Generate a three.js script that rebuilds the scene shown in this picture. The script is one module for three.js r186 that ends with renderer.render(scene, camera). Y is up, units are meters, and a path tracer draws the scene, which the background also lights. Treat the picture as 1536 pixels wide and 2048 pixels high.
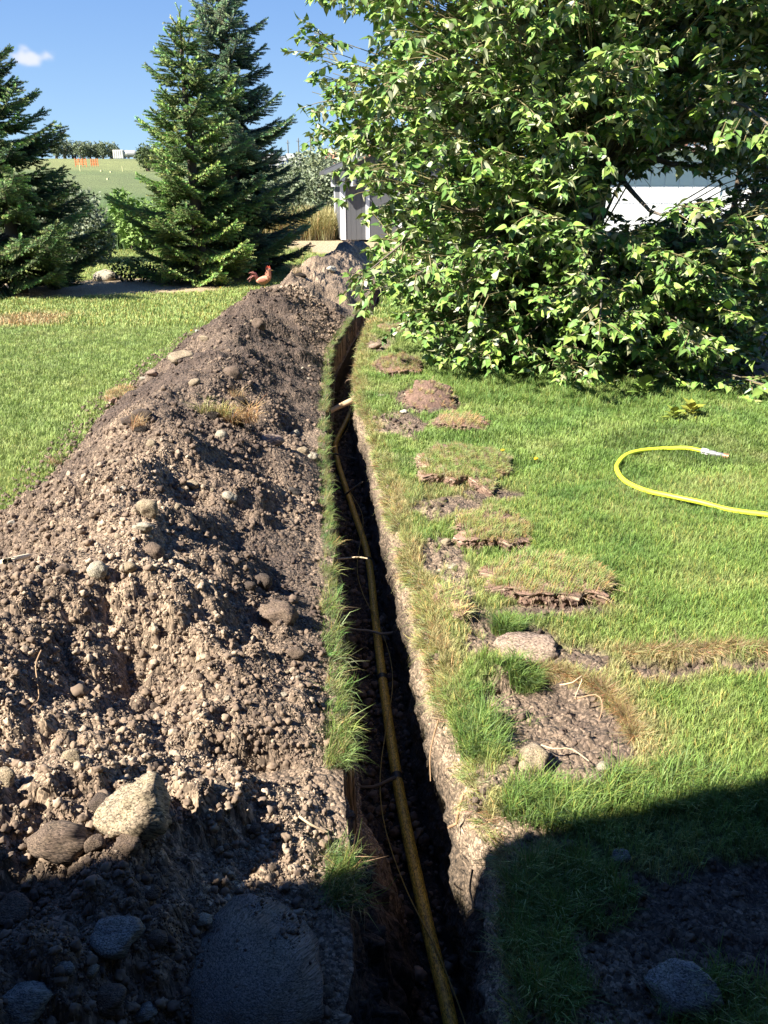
import * as THREE from 'three';
import { mergeGeometries, mergeVertices } from 'three/addons/utils/BufferGeometryUtils.js';

// ------------------------------------------------------------------ camera, sky, sun, exposure
const scene = new THREE.Scene();
const camera = new THREE.PerspectiveCamera(65, 0.75, 0.05, 3000);
camera.position.set(0, 1.75, 0);
camera.rotation.x = THREE.MathUtils.degToRad(-22);
camera.updateMatrixWorld(true);
camera.updateProjectionMatrix();
const EXPOSURE = 3.4;
const sunDir = new THREE.Vector3(-0.88 * 0.719, 0.695, 0.47 * 0.719).normalize();   // towards the sun: left and a little behind
const sun = new THREE.DirectionalLight(new THREE.Color().setRGB(1, 0.93, 0.8), 5);
sun.position.copy(sunDir).multiplyScalar(40);
sun.castShadow = true;
sun.shadow.radius = 1;
sun.shadow.mapSize.set(4096, 4096);
Object.assign(sun.shadow.camera, { left: -25, right: 25, top: 25, bottom: -25, near: 1, far: 120 });
scene.add(sun, sun.target);

const clamp = (x, a = 0, b = 1) => Math.min(b, Math.max(a, x));
const lerp = (a, b, t) => a + (b - a) * t;
const smooth = (a, b, x) => { const t = clamp((x - a) / (b - a)); return t * t * (3 - 2 * t); };
function rng(seed) { let s = seed >>> 0; return () => { s = (s + 0x6d2b79f5) | 0; let t = Math.imul(s ^ (s >>> 15), 1 | s); t = (t + Math.imul(t ^ (t >>> 7), 61 | t)) ^ t; return ((t ^ (t >>> 14)) >>> 0) / 4294967296; }; }
const PERM = new Uint8Array(512);
{ const r = rng(11); const p = [...Array(256).keys()]; for (let i = 255; i > 0; i--) { const j = Math.floor(r() * (i + 1)); [p[i], p[j]] = [p[j], p[i]]; } for (let i = 0; i < 512; i++) PERM[i] = p[i & 255]; }
function grad(h, x, y, z) { const u = (h & 15) < 8 ? x : y, v = (h & 15) < 4 ? y : (h & 15) === 12 || (h & 15) === 14 ? x : z; return ((h & 1) ? -u : u) + ((h & 2) ? -v : v); }
function noise(x, y, z = 0) {
  const X = Math.floor(x), Y = Math.floor(y), Z = Math.floor(z); x -= X; y -= Y; z -= Z;
  const f = (t) => t * t * t * (t * (t * 6 - 15) + 10), u = f(x), v = f(y), w = f(z), a = X & 255, b = Y & 255, c = Z & 255;
  const A = PERM[a] + b, AA = PERM[A & 255] + c, AB = PERM[(A + 1) & 255] + c, B = PERM[(a + 1) & 255] + b, BA = PERM[B & 255] + c, BB = PERM[(B + 1) & 255] + c;
  const g = (k, dx, dy, dz) => grad(PERM[k & 255], x - dx, y - dy, z - dz);
  return lerp(lerp(lerp(g(AA, 0, 0, 0), g(BA, 1, 0, 0), u), lerp(g(AB, 0, 1, 0), g(BB, 1, 1, 0), u), v), lerp(lerp(g(AA + 1, 0, 0, 1), g(BA + 1, 1, 0, 1), u), lerp(g(AB + 1, 0, 1, 1), g(BB + 1, 1, 1, 1), u), v), w);
}
const fbm = (x, y, z = 0, n = 4) => { let s = 0, a = 0.5; for (let i = 0; i < n; i++) { s += a * noise(x, y, z); x *= 2.03; y *= 2.03; z *= 2.03; a *= 0.5; } return s * 1.6; };

const hash2 = (i, j, k) => { let h = (Math.imul(i, 374761393) + Math.imul(j, 668265263) + Math.imul(k, 2147483647)) | 0; h = Math.imul(h ^ (h >>> 13), 1274126177); return ((h ^ (h >>> 16)) >>> 0) / 4294967296; };
function lumps(x, y, seed, share = 0.6) { // half buried clods, one in a share of the cells: 0 .. 1
  const X = Math.floor(x), Y = Math.floor(y); let best = 0;
  for (let i = -1; i <= 1; i++) for (let j = -1; j <= 1; j++) {
    const a = X + i, b = Y + j; if (hash2(a, b, seed) > share) continue;
    const R = 0.28 + 0.36 * hash2(a, b, seed + 1), cx = a + 0.2 + 0.6 * hash2(a, b, seed + 2), cy = b + 0.2 + 0.6 * hash2(a, b, seed + 3), dx = x - cx, dy = y - cy, an = hash2(a, b, seed + 4) * 6.28, ca = Math.cos(an), sa = Math.sin(an), u = (dx * ca + dy * sa), v = (-dx * sa + dy * ca) * (1.1 + 0.5 * hash2(a, b, seed + 5)), q = (Math.max(Math.abs(u), Math.abs(v) * 0.9) * 0.45 + Math.hypot(u, v) * 0.6) / R;
    if (q < 1) best = Math.max(best, R * 1.6 * Math.pow(1 - q * q, 0.75));
  }
  return best;
}
{ // the sky: clear summer blue, paler towards the horizon, one small cloud low on the left
  const W = 3072, H = 1536, data = new Float32Array(W * H * 4);
  const cloud = new THREE.Vector3(-0.358, 0.121, -0.926).normalize(), cUp = Math.asin(cloud.y), cRound = Math.atan2(cloud.z, cloud.x);
  const K = 1 / EXPOSURE, D = Math.PI / 180;
  for (let j = 0; j < H; j++) {
    const up = ((j + 0.5) / H - 0.5) * Math.PI, e = Math.max(0, up) / D;
    const t1 = Math.exp(-e / 8), t2 = Math.exp(-e / 26);
    const zen = [0.06, 0.17, 0.55], mid = [0.185, 0.43, 1.02], hor = [0.64, 0.94, 1.08];
    const c = [0, 1, 2].map((k) => lerp(lerp(zen[k], mid[k], t2), hor[k], t1 * 0.9) * K);
    for (let i = 0; i < W; i++) {
      const o = (j * W + i) * 4, round = ((i + 0.5) / W - 0.5) * 2 * Math.PI;
      let a = 0;
      const dr = (round - cRound) * Math.cos(up) / D, du = (up - cUp) / D;
      if (Math.abs(dr) < 3 && Math.abs(du) < 2) {
        const q = Math.hypot(dr / 1.15, du > 0 ? du / 0.55 : du / 0.38) + fbm(dr * 1.1 + 7, du * 1.7, 3, 4) * 1.1;
        a = smooth(1.1, 0.35, q) * 0.85;
      }
      data[o] = lerp(c[0], 0.95 * K, a); data[o + 1] = lerp(c[1], 0.97 * K, a); data[o + 2] = lerp(c[2], 1.05 * K, a); data[o + 3] = 1;
    }
  }
  const sky = new THREE.DataTexture(data, W, H, THREE.RGBAFormat, THREE.FloatType);
  sky.mapping = THREE.EquirectangularReflectionMapping; sky.magFilter = THREE.LinearFilter; sky.minFilter = THREE.LinearFilter; sky.needsUpdate = true;
  scene.background = sky; scene.environment = sky;
}

// ------------------------------------------------------------------ helpers
const names = new Map();
function numbered(name) { const n = names.get(name) ?? 0; names.set(name, n + 1); return n ? name + '_' + String(n).padStart(3, '0') : name; }
function shade(o) { o.traverse((m) => { if (m.isMesh) { m.castShadow = true; m.receiveShadow = true; } }); return o; }
function tag(o, label, category, group, kind) {
  if (label) o.userData.label = label; if (category) o.userData.category = category; if (group) o.userData.group = group; if (kind) o.userData.kind = kind;
  return o;
}
function put(name, geo, mat, label, category, group, kind) { const m = new THREE.Mesh(geo, mat); m.name = numbered(name); scene.add(m); return shade(tag(m, label, category, group, kind)); }
function thing(name, label, category, x, y, z, group) { const g = new THREE.Group(); g.name = numbered(name); g.position.set(x, y, z); scene.add(g); return tag(g, label, category, group); }
function part(name, geo, mat, parent, kind) { const m = new THREE.Mesh(geo, mat); m.name = name; parent.add(m); if (kind) m.userData.kind = kind; m.castShadow = m.receiveShadow = true; return m; }
const V = (x, y, z) => new THREE.Vector3(x, y, z);
function geoFrom(pos, idx, col, uv) {
  const g = new THREE.BufferGeometry(); g.setAttribute('position', new THREE.BufferAttribute(new Float32Array(pos), 3));
  if (col) g.setAttribute('color', new THREE.BufferAttribute(new Float32Array(col), 3)); if (uv) g.setAttribute('uv', new THREE.BufferAttribute(new Float32Array(uv), 2));
  if (idx) g.setIndex(idx); g.computeVertexNormals(); return g;
}
function box(w, h, d, x = 0, y = 0, z = 0) { const g = new THREE.BoxGeometry(w, h, d); g.translate(x, y, z); return g; }
function tube(pts, r, seg = 0, rad = 6) { return new THREE.TubeGeometry(new THREE.CatmullRomCurve3(pts), seg || pts.length * 4, r, rad, false); }
function taper(pts, r0, r1, rad = 7) { // tube whose radius falls from r0 to r1
  const curve = new THREE.CatmullRomCurve3(pts), n = Math.max(4, pts.length * 2), g = new THREE.TubeGeometry(curve, n, 1, rad, false), p = g.attributes.position, c = V(0, 0, 0);
  for (let i = 0; i <= n; i++) { curve.getPointAt(i / n, c); const r = lerp(r0, r1, i / n); for (let j = 0; j <= rad; j++) { const k = i * (rad + 1) + j; p.setXYZ(k, c.x + (p.getX(k) - c.x) * r, c.y + (p.getY(k) - c.y) * r, c.z + (p.getZ(k) - c.z) * r); } }
  return g;
}
const std = (r, g, b, rough = 0.9, more = {}) => { const m = new THREE.MeshStandardMaterial({ roughness: rough, ...more }); m.color.setRGB(r, g, b); return m; };
function Instances(name, geo, mat, parent, kind = 'stuff') { // collects copies, then becomes one InstancedMesh
  const mats = [], cols = [];
  return {
    get n() { return mats.length; },
    add(m, c) { mats.push(m.clone()); cols.push(c); },
    build() {
      if (!mats.length) return null;
      const im = new THREE.InstancedMesh(geo, mat, mats.length); im.name = parent === scene ? numbered(name) : name; const c = new THREE.Color();
      mats.forEach((m, i) => { im.setMatrixAt(i, m); im.setColorAt(i, c.setRGB(...cols[i])); });
      im.castShadow = im.receiveShadow = true; if (kind) im.userData.kind = kind; parent.add(im); return im;
    },
  };
}
const stuffGroup = (name, label, category) => { const g = new THREE.Group(); g.name = numbered(name); scene.add(g); return tag(g, label, category, null, 'stuff'); };
const table = (...rows) => (d) => { if (d <= rows[0][0]) return rows[0][1]; for (let i = 1; i < rows.length; i++) if (d <= rows[i][0]) return lerp(rows[i - 1][1], rows[i][1], smooth(rows[i - 1][0], rows[i][0], d) * 0.35 + 0.65 * (d - rows[i - 1][0]) / (rows[i][0] - rows[i - 1][0])); return rows[rows.length - 1][1]; };

// ------------------------------------------------------------------ lie of the land (metres; d = -z is the distance ahead of the camera)
const leftLip0 = table([0, -0.06], [1.6, -0.09], [2.1, -0.12], [3.9, -0.275], [5.3, -0.4], [6.65, -0.5], [9.3, -0.61], [11, -0.52], [12.8, -0.38], [16, -0.2], [20, -0.02]);
const rightLip0 = table([0, 0.28], [1.6, 0.29], [2.33, 0.235], [3.02, 0.165], [3.8, 0.09], [5.5, -0.07], [6.97, -0.225], [8.1, -0.29], [9.3, -0.29], [11.6, -0.2], [13, -0.08], [16, 0.1], [20, 0.28]);
const leftLip = (d) => leftLip0(d) + 0.022 * noise(d * 4.1, 3.3) + 0.014 * noise(d * 13, 8.1);
const rightLip = (d) => rightLip0(d) + 0.012 + 0.036 * noise(d * 3.3, 13.3) + 0.018 * noise(d * 11, 18.1);
const pileLeft = table([-1, -2.2], [2, -2.15], [4.2, -2.12], [5.45, -2.2], [7, -2.34], [9, -2.35], [11.6, -2.26], [14.7, -1.9], [18.4, -1.4], [22, -1.0]);
const pileHigh = table([-1, 0.38], [0.9, 0.42], [1.6, 0.48], [3, 0.51], [6, 0.52], [10, 0.5], [14, 0.55], [18, 0.68], [20.5, 0.6], [22, 0]);
const trenchDeep = (d) => 0.62 * smooth(18.5, 16, d);
const hill = (d, x) => { const e = d + 0.02 * x; let h = 0.062 * Math.max(0, e - 46); if (e < 60) h *= smooth(40, 60, e); if (e > 150) h = 0.062 * 104 + 0.004 * (e - 150) - Math.max(0, e - 165) * 0.03; return Math.max(h, -12) + (d > 60 ? 0.35 * noise(x * 0.03, d * 0.02) : 0); };

// features of the ground right of the trench: [x, d, half width, half depth]
const unproject = (px, py) => V((px / 1536) * 2 - 1, 1 - (py / 2048) * 2, 0.5).unproject(camera).sub(camera.position).normalize();
const at = (px, py, h = 0) => { const r = unproject(px, py), t = (h - 1.75) / r.y; return V(r.x * t, h, r.z * t); };
const spot = (px, py, w, h, k = 1) => { const c = at(px, py), e = at(px + w, py), n = at(px, py - h); return [c.x, -c.z, Math.abs(e.x - c.x), Math.abs(n.z - c.z) * 0.9, k]; };
const bareSpots = [
  spot(1105, 1450, 165, 125, 1.15), spot(1060, 1650, 75, 45, 0.9), spot(1030, 1290, 110, 55), spot(965, 1240, 45, 40), spot(890, 1125, 52, 62), spot(865, 1020, 42, 28),
  spot(800, 850, 62, 32), spot(785, 740, 34, 16, 0.8), spot(755, 690, 34, 16), spot(850, 800, 80, 30), spot(790, 655, 40, 10, 0.8), spot(1040, 1560, 130, 25, 0.5), spot(925, 1195, 30, 60, 0.7), spot(1085, 1222, 150, 16, 0.8), spot(985, 988, 75, 16, 0.8), spot(1010, 1090, 60, 14, 0.6), spot(915, 1010, 60, 20, 0.7), spot(940, 1075, 30, 40, 0.6), spot(1180, 1320, 60, 40, 0.45), spot(940, 1560, 40, 60, 0.6), spot(1010, 1700, 70, 70, 0.8),
  [1.05, 1.3, 0.6, 0.34, 1], [0.62, 1.5, 0.3, 0.2, 0.9], [1.15, 1.62, 0.5, 0.13, 0.8], [0.5, 1.15, 0.25, 0.2, 0.8],
];
const inSpot = (s, x, d) => 1 - Math.hypot((x - s[0]) / s[2], (d - s[1]) / s[3]);
function cutLine(x, d) { // the dug strip that runs off to the right: closeness to it
  const dc = 2.71 + 0.05 * noise(x * 5, 2) + 0.03 * (x - 1.2);
  return x > 0.95 ? 1 - Math.abs(d - dc) / (0.075 + 0.02 * noise(x * 9, 4)) : -1;
}
function bareness(x, d) { // 0 grass .. 1 naked soil, right of the trench and under the trees
  let b = -1; const w = 0.35 * fbm(x * 7, d * 7, 5, 3);
  if (d < 17) for (const s of bareSpots) b = Math.max(b, inSpot(s, x, d) * 1.6 * s[4]);
  b = Math.max(b, cutLine(x, d) * 0.8);
  if (d < 17 && x > rightLip(d) - 0.05) b = Math.max(b, (0.5 - (x - rightLip(d)) / 0.07) * 0.9 + 0.7 * noise(d * 3.1, 40));
  const bed = 1 - Math.hypot((x - 4.4) / 3.6, (d - 10.05) / 3.0); b = Math.max(b, bed * 4);                       // bed under the poplar
  const bed2 = Math.min(1 - Math.abs(d - 15.9 - 0.33 * (Math.max(x, -8) + 4.5)) / 1.5, (-2.9 - x) * 1.2); b = Math.max(b, bed2 * 3); // bed under the spruces
  b = Math.max(b, (1 - Math.hypot((x + 1.1) / 2.9, (d - 29.5) / 6)) * 4);                                          // sandy apron before the shed
  return smooth(-0.1, 0.35, b + w);
}
function dryness(x, d) {
  const r = x - rightLip(d); let k = 0;
  if (r > -0.02 && d < 12) k = 0.34 * smooth(0.8, 0.0, r) + 0.1 + (r < 0.09 ? 0.25 : 0);
  if (d < 6 && d > 1) for (const s of bareSpots) k = Math.max(k, smooth(-0.9, 0, inSpot(s, x, d)) * 0.45);
  k = Math.max(k, smooth(-1.2, 0.1, cutLine(x, d)) * 0.75);
  k += 0.5 * fbm(x * 1.7, d * 1.7, 9, 3) + 0.25 * fbm(x * 0.6, d * 0.6, 19, 2) + 0.15 * noise(x * 9, d * 9);
  if (x < pileLeft(d)) k += 0.95 * (1 - Math.hypot((x + 5.1) / 1.1, (d - 11.6) / 1.1) > 0 ? smooth(1.0, 0.2, Math.hypot((x + 5.1) / 1.1, (d - 11.6) / 1.1)) : 0) + 0.12 * smooth(-3, -6, x);
  return clamp(k);
}
function groundY(x, d) {
  let y = 0.012 * noise(x * 1.1, d * 1.1, 2) + (d > 36 ? hill(d, x) : 0);
  if (d > 0 && d < 17 && x > -1 && x < 4.6) {
    const b = bareness(x, d), r = x - rightLip(d);
    const near = smooth(3.2, 1.2, x) * smooth(15, 11, d);
    y += near * (0.03 * fbm(x * 4, d * 4, 1, 3) - 0.02 * b + b * (0.035 * Math.abs(fbm(x * 13, d * 13, 2, 4)) + 0.014 * Math.abs(noise(x * 60, d * 60)) + 0.02 * fbm(x * 22, d * 22, 7, 3)));
    y += 0.03 * smooth(0.3, 0, r) * smooth(-0.05, 0.1, r) * near;
    if (d < 6) y -= 0.035 * smooth(-0.2, 0.6, cutLine(x, d));
    const clump = Math.hypot((x - 0.42) / 0.14, (d - 2.63) / 0.1); y += 0.07 * smooth(1, 0.3, clump + 0.3 * noise(x * 20, d * 20));  // lump of soil on the bare patch
  }
  return y;
}
function pileProfile(x, d) {
  const a = pileLeft(d) + 0.14 * noise(d * 1.6, 51) + 0.07 * noise(d * 5, 52), b = leftLip0(d) - 0.05 + 0.05 * noise(d * 2.3, 61) + 0.03 * noise(d * 7, 62);
  if (x < a - 0.12 || x > b + 0.06) return -0.2;
  const t = (x - a) / (b - a), top = 0.46 + 0.09 * noise(d * 0.9, 71);
  let p = t < top ? t / top : (1 - t) / (1 - top); p = clamp(p, -0.3, 1); p = p > 0.72 ? 0.72 + (p - 0.72) * (1 - 0.6 * (p - 0.72) / 0.28) : p; p = p > 0 ? Math.pow(p, 0.9) : p;
  return p;
}
const coarse = (x, d) => clamp(0.55 + 1.1 * fbm(x * 0.9, d * 0.55, 21, 3) + 0.5 * smooth(4.5, 2, d) - 0.6 * smooth(5.0, 6.2, d) * smooth(12, 9, d) * smooth(-0.3, -0.9, x), 0.1, 1);
function pileY(x, d) {
  const p = pileProfile(x, d); if (p <= -0.2) return -0.3;
  const H = pileHigh(d), q = smooth(-0.05, 0.35, p), c = coarse(x, d);
  let y = H * p + q * (0.17 * fbm(x * 1.3 + 4, d * 1.15, 31, 2) + 0.09 * fbm(x * 3.1, d * 2.8 - x * 1.2, 33, 3));
  const k = 0.4 + 0.6 * q, wx = x + 0.02 * noise(x * 19, d * 19, 1), wd = d + 0.02 * noise(x * 19, d * 19, 6);
  y += k * c * (0.055 * lumps(wx * 5.3, wd * 5.3, 41, 0.3) + 0.032 * lumps(wx * 11, wd * 11, 47, 0.45) + 0.016 * lumps(wx * 21, wd * 21, 53, 0.6) + 0.008 * lumps(wx * 41, wd * 41, 59, 0.65) + 0.004 * Math.abs(noise(x * 63, d * 63, 44))) - 0.02 * c;
  y += k * (0.018 * fbm(x * 11, d * 11, 45, 3) + 0.006 * noise(x * 70, d * 70, 46));
  y -= 0.15 * smooth(1, 0, Math.hypot((x + 0.83) / 0.34, (d - 2.35) / 0.36));          // hollow under the near ridge
  y -= 0.13 * smooth(1, 0, Math.hypot((x + 0.62) / 0.25, (d - 5.75) / 0.33));          // hollow below the flat rock
  y -= 0.13 * smooth(1, 0, Math.hypot((x + 1.0) / 0.22, (d - 3.78) / 0.34));
  y -= 0.10 * smooth(1, 0.1, Math.hypot((x + 0.38) / 0.15, (d - 2.05) / 0.14));
  y -= 0.12 * smooth(1, 0.1, Math.hypot((x + 1.0) / 0.2, (d - 7.1) / 0.2));
  return y;
}
const surface = (x, d) => Math.max(groundY(x, d), pileY(x, d));
function hit(px, py, top = 1.2) { // the point of the real ground or pile that lies there
  const r = unproject(px, py); let lo = (top - 1.75) / Math.min(r.y, -0.02), step = 0.02;
  for (let t = Math.max(0.3, lo); t < 60; t += step * (1 + t * 0.1)) { const x = r.x * t, y = 1.75 + r.y * t, d = -r.z * t; if (y < surface(x, d)) return V(x, surface(x, d), -d); }
  return at(px, py);
}

// ------------------------------------------------------------------ soil and lawn
function grain(seed, fine) { // small tileable grain for relief
  const N = 256, a = new Uint8Array(N * N * 4), r = rng(seed), g = new Float32Array(N * N);
  for (let k = 0; k < fine; k++) {
    const cx = r() * N, cy = r() * N, R = 2 + 9 * Math.pow(r(), 2.5), h = 0.3 + 0.7 * r();
    for (let y = -Math.ceil(R); y <= R; y++) for (let x = -Math.ceil(R); x <= R; x++) { const q = (x * x + y * y) / (R * R); if (q < 1) { const i = ((Math.floor(cy + y) + N) % N) * N + ((Math.floor(cx + x) + N) % N); g[i] = Math.max(g[i], h * Math.sqrt(1 - q) * (0.4 + R / 14)); } }
  }
  for (let i = 0; i < N * N; i++) { const v = clamp(g[i] + 0.12 * r()) * 255; a[i * 4] = a[i * 4 + 1] = a[i * 4 + 2] = v; a[i * 4 + 3] = 255; }
  const t = new THREE.DataTexture(a, N, N); t.wrapS = t.wrapT = THREE.RepeatWrapping; t.magFilter = THREE.LinearFilter; t.needsUpdate = true; return t;
}
const soilGrain = grain(5, 2600); soilGrain.repeat.set(2.6, 2.6);
function speckle(seed, n, lo = 0.4, hi = 0.9, big = 7) { // colour of single grains and crumbs, lighter and darker
  const N = 512, a = new Uint8Array(N * N * 4), r = rng(seed), g = new Float32Array(N * N).fill(0.5);
  for (let k = 0; k < n; k++) { const cx = r() * N, cy = r() * N, R = 1 + big * Math.pow(r(), 4), h = lo + (hi - lo) * r(); for (let y = -Math.ceil(R); y <= R; y++) for (let x = -Math.ceil(R); x <= R; x++) if (x * x + y * y < R * R) g[((Math.floor(cy + y) + N) % N) * N + ((Math.floor(cx + x) + N) % N)] = h; }
  for (let i = 0; i < N * N; i++) { const v = clamp(g[i] * 0.9 + 0.1 * r()) * 255; a[i * 4] = v; a[i * 4 + 1] = v; a[i * 4 + 2] = v * 0.985; a[i * 4 + 3] = 255; }
  const t = new THREE.DataTexture(a, N, N); t.colorSpace = THREE.SRGBColorSpace; t.wrapS = t.wrapT = THREE.RepeatWrapping; t.magFilter = THREE.LinearFilter; t.repeat.set(2.1, 2.1); t.needsUpdate = true; return t;
}
const soilMap = speckle(8, 16000), stoneMap = speckle(9, 22000, 0.72, 1.0, 4); stoneMap.repeat.set(1, 1);
const soilMat = new THREE.MeshStandardMaterial({ vertexColors: true, roughness: 1, map: soilMap, bumpMap: soilGrain, bumpScale: 0.011 }); soilMat.color.setRGB(2.5, 2.5, 2.5);
const lawnMat = new THREE.MeshStandardMaterial({ vertexColors: true, roughness: 1, map: soilMap, bumpMap: soilGrain, bumpScale: 0.012 }); lawnMat.color.setRGB(2.5, 2.5, 2.5);
const DARK = [0.08, 0.056, 0.045], TAN = [0.33, 0.243, 0.175], PALE = [0.44, 0.345, 0.255];
const mix3 = (a, b, t) => [lerp(a[0], b[0], t), lerp(a[1], b[1], t), lerp(a[2], b[2], t)];
function soil(x, d, y, dry) {
  let t = dry + 0.34 * fbm(x * 2.1, d * 2.1, y * 2 + 3, 3) + 0.24 * noise(x * 23, d * 23, y * 23) + 0.22 * noise(x * 71, d * 71, y * 60);
  return mix3(DARK, t > 0.8 ? mix3(TAN, PALE, clamp((t - 0.8) * 2)) : TAN, clamp(t));
}
function groundColor(x, d, y) {
  const n = fbm(x * 3, d * 3, 2, 3), dry = dryness(x, d);
  let c;
  if (d > 34) { // meadow and mown hill far behind
    const e = hill(d, x), top = smooth(98, 112, d + 6 * noise(x * 0.03, 3)), m = 0.5 + 0.5 * fbm(x * 0.05, d * 0.03, 8, 3);
    c = mix3([0.085, 0.135, 0.045], [0.205, 0.225, 0.085], top * (0.7 + 0.3 * m)); c = mix3(c, [0.17, 0.19, 0.08], 0.55 * smooth(0.35, 0.75, m) * (1 - top)); c = mix3(c, [0.06, 0.1, 0.035], 0.5 * smooth(0.55, 0.8, 0.5 + 0.5 * fbm(x * 0.11, d * 0.04, 18, 3))).map((v) => v * (0.9 + 0.2 * noise(x * 0.8, d * 0.3, 5)));
    if (x > 20) c = mix3(c, [0.26, 0.245, 0.07], smooth(118, 140, d) * 0.8);
    c = mix3([0.13, 0.16, 0.055], c, smooth(40, 62, d)); void e;
  } else c = mix3(mix3([0.055, 0.085, 0.02], [0.19, 0.15, 0.07], dry), [0.10, 0.14, 0.035], clamp(0.4 + n) * 0.6);
  const b = d > 0 && d < 37 ? bareness(x, d) : 0;
  if (b > 0) {
    const bed = Math.hypot((x - 4.4) / 3.6, (d - 10.2) / 3.0) < 1.1, sand = d > 22, spruce = x < -2.5 && d > 12 && d < 19;
    let s = soil(x, d, 0, sand ? 1.0 : spruce ? 0.9 : bed ? 0.75 : 0.12 + 0.6 * smooth(0.5, 0.0, x - rightLip(d)));
    if (sand || spruce) s = mix3(s, [0.42, 0.32, 0.2], 0.7); c = mix3(c, s, b);
  }
  return c;
}
const rowsD = []; { let d = -12; for (; d < -1; d += 1) rowsD.push(d); for (d = -1; d < 0.6; d += 0.1) rowsD.push(d); while (d < 20) { rowsD.push(d); d += Math.max(0.014, d * 0.0095); } while (d < 460) { rowsD.push(d); d *= 1.035; } }
const offs = []; { let o = 0; while (o < 2.0) { offs.push(o); o += 0.017; } let s = 0.02; while (o < 420) { offs.push(o); s *= 1.07; o += s; } }
const leftOffs = []; { let o = 0, s = 0.03; while (o < 420) { leftOffs.push(o); o += s; s *= o < 3 ? 1.0 : 1.06; } }
function sheet(cols, xOf, yOf, colOf) { // a strip of terrain: cols across, rowsD ahead
  const pos = [], col = [], uv = [], idx = [], n = cols.length;
  rowsD.forEach((d) => cols.forEach((o, j) => { const x = xOf(o, d, j), y = yOf(x, d, o, j); pos.push(x, y, -d); uv.push(x, d); col.push(...colOf(x, d, y, o)); }));
  for (let i = 0; i < rowsD.length - 1; i++) for (let j = 0; j < n - 1; j++) { const a = i * n + j; idx.push(a, a + 1, a + n, a + 1, a + n + 1, a + n); }
  return geoFrom(pos, idx, col, uv);
}
const edgeDrop = (d, o) => -0.015 * smooth(0.05, 0, o) * (trenchDeep(d) > 0.05 ? 1 : 0);
const groundGeo = mergeGeometries([
  sheet(offs, (o, d) => rightLip(d) + o, (x, d, o) => groundY(x, d) + edgeDrop(d, o), groundColor),
  sheet([...leftOffs].reverse(), (o, d) => leftLip(d) - o, (x, d, o) => groundY(x, d) + edgeDrop(d, o), (x, d, y) => (x > pileLeft(d) + 0.1 && d < 21 ? soil(x, d, y, 0.35) : groundColor(x, d, y))),
]);
put('ground', groundGeo, lawnMat, 'green lawn, bare soil and mown meadow rising to the far hill', 'ground', null, 'structure');

{ // the trench: two cut walls and a floor
  const NW = 34, NF = 18, cols = [...Array(NW * 2 + NF).keys()];
  const rows = rowsD;
  const pos = [], col = [], uv = [], idx = [], n = cols.length;
  for (const d of rows) {
    const D = d < -2 ? 0 : trenchDeep(d), L = leftLip(d), R = rightLip(d), yl = groundY(L, d) - 0.015, yr = groundY(R, d) - 0.015;
    for (const j of cols) {
      let x, y, u;
      if (j < NW) { u = j / (NW - 1); y = D > 0 ? lerp(yl, -D, u) : yl; x = L + (0.02 + 0.12 * smooth(2.1, 1.4, d)) * u; }
      else if (j < NW + NF) { u = (j - NW + 1) / (NF + 1); y = lerp(yl, -D, D > 0.01 ? 1 : 0); x = lerp(L + 0.02 + 0.12 * smooth(2.1, 1.4, d), R - 0.05, u); }
      else { u = 1 - (j - NW - NF) / (NW - 1); y = D > 0 ? lerp(yr, -D, u) : yr; x = R - 0.05 * Math.pow(u, 0.5); }
      const wall = j < NW || j >= NW + NF, edge = wall ? smooth(0, 0.08, u) : 1;
      const q = 0.028 * fbm(d * 5, y * 6, x > (L + R) / 2 ? 3 : 9, 3) + 0.02 * (Math.abs(noise(d * 17, y * 17, 7)) - 0.25) + 0.012 * (Math.abs(noise(d * 47, y * 47, 5)) - 0.25);
      if (d > 22 || d < -2) { if (!wall) y = yl; } else if (wall) x += edge * q * (j < NW ? 1 : -1.3); else y += 0.05 * Math.abs(noise(x * 14, d * 14, 2)) + 0.02 * Math.abs(noise(x * 45, d * 45, 4)) + 0.04 * fbm(x * 3, d * 2, 6, 2);
      pos.push(x, y, -d); uv.push(wall ? y : x, d);
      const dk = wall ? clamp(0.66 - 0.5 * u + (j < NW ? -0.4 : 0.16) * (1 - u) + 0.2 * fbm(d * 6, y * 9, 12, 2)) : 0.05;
      col.push(...(d > 22 || d < -2 ? groundColor(x, d, y) : soil(x + y, d, y, dk).map((v) => v * (j < NW ? 0.28 : lerp(1, 0.45, smooth(0.2, 0.45, u)))))) ;  // shade of the narrow cut is put into the wall colours, left wall darkest
    }
  }
  for (let i = 0; i < rows.length - 1; i++) for (let j = 0; j < n - 1; j++) { const a = i * n + j; idx.push(a, a + 1, a + n, a + 1, a + n + 1, a + n); }
  put('trench', geoFrom(pos, idx, col, uv), soilMat, 'narrow freshly dug trench running through the lawn towards the shed', 'trench', null, 'structure');
}
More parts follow.
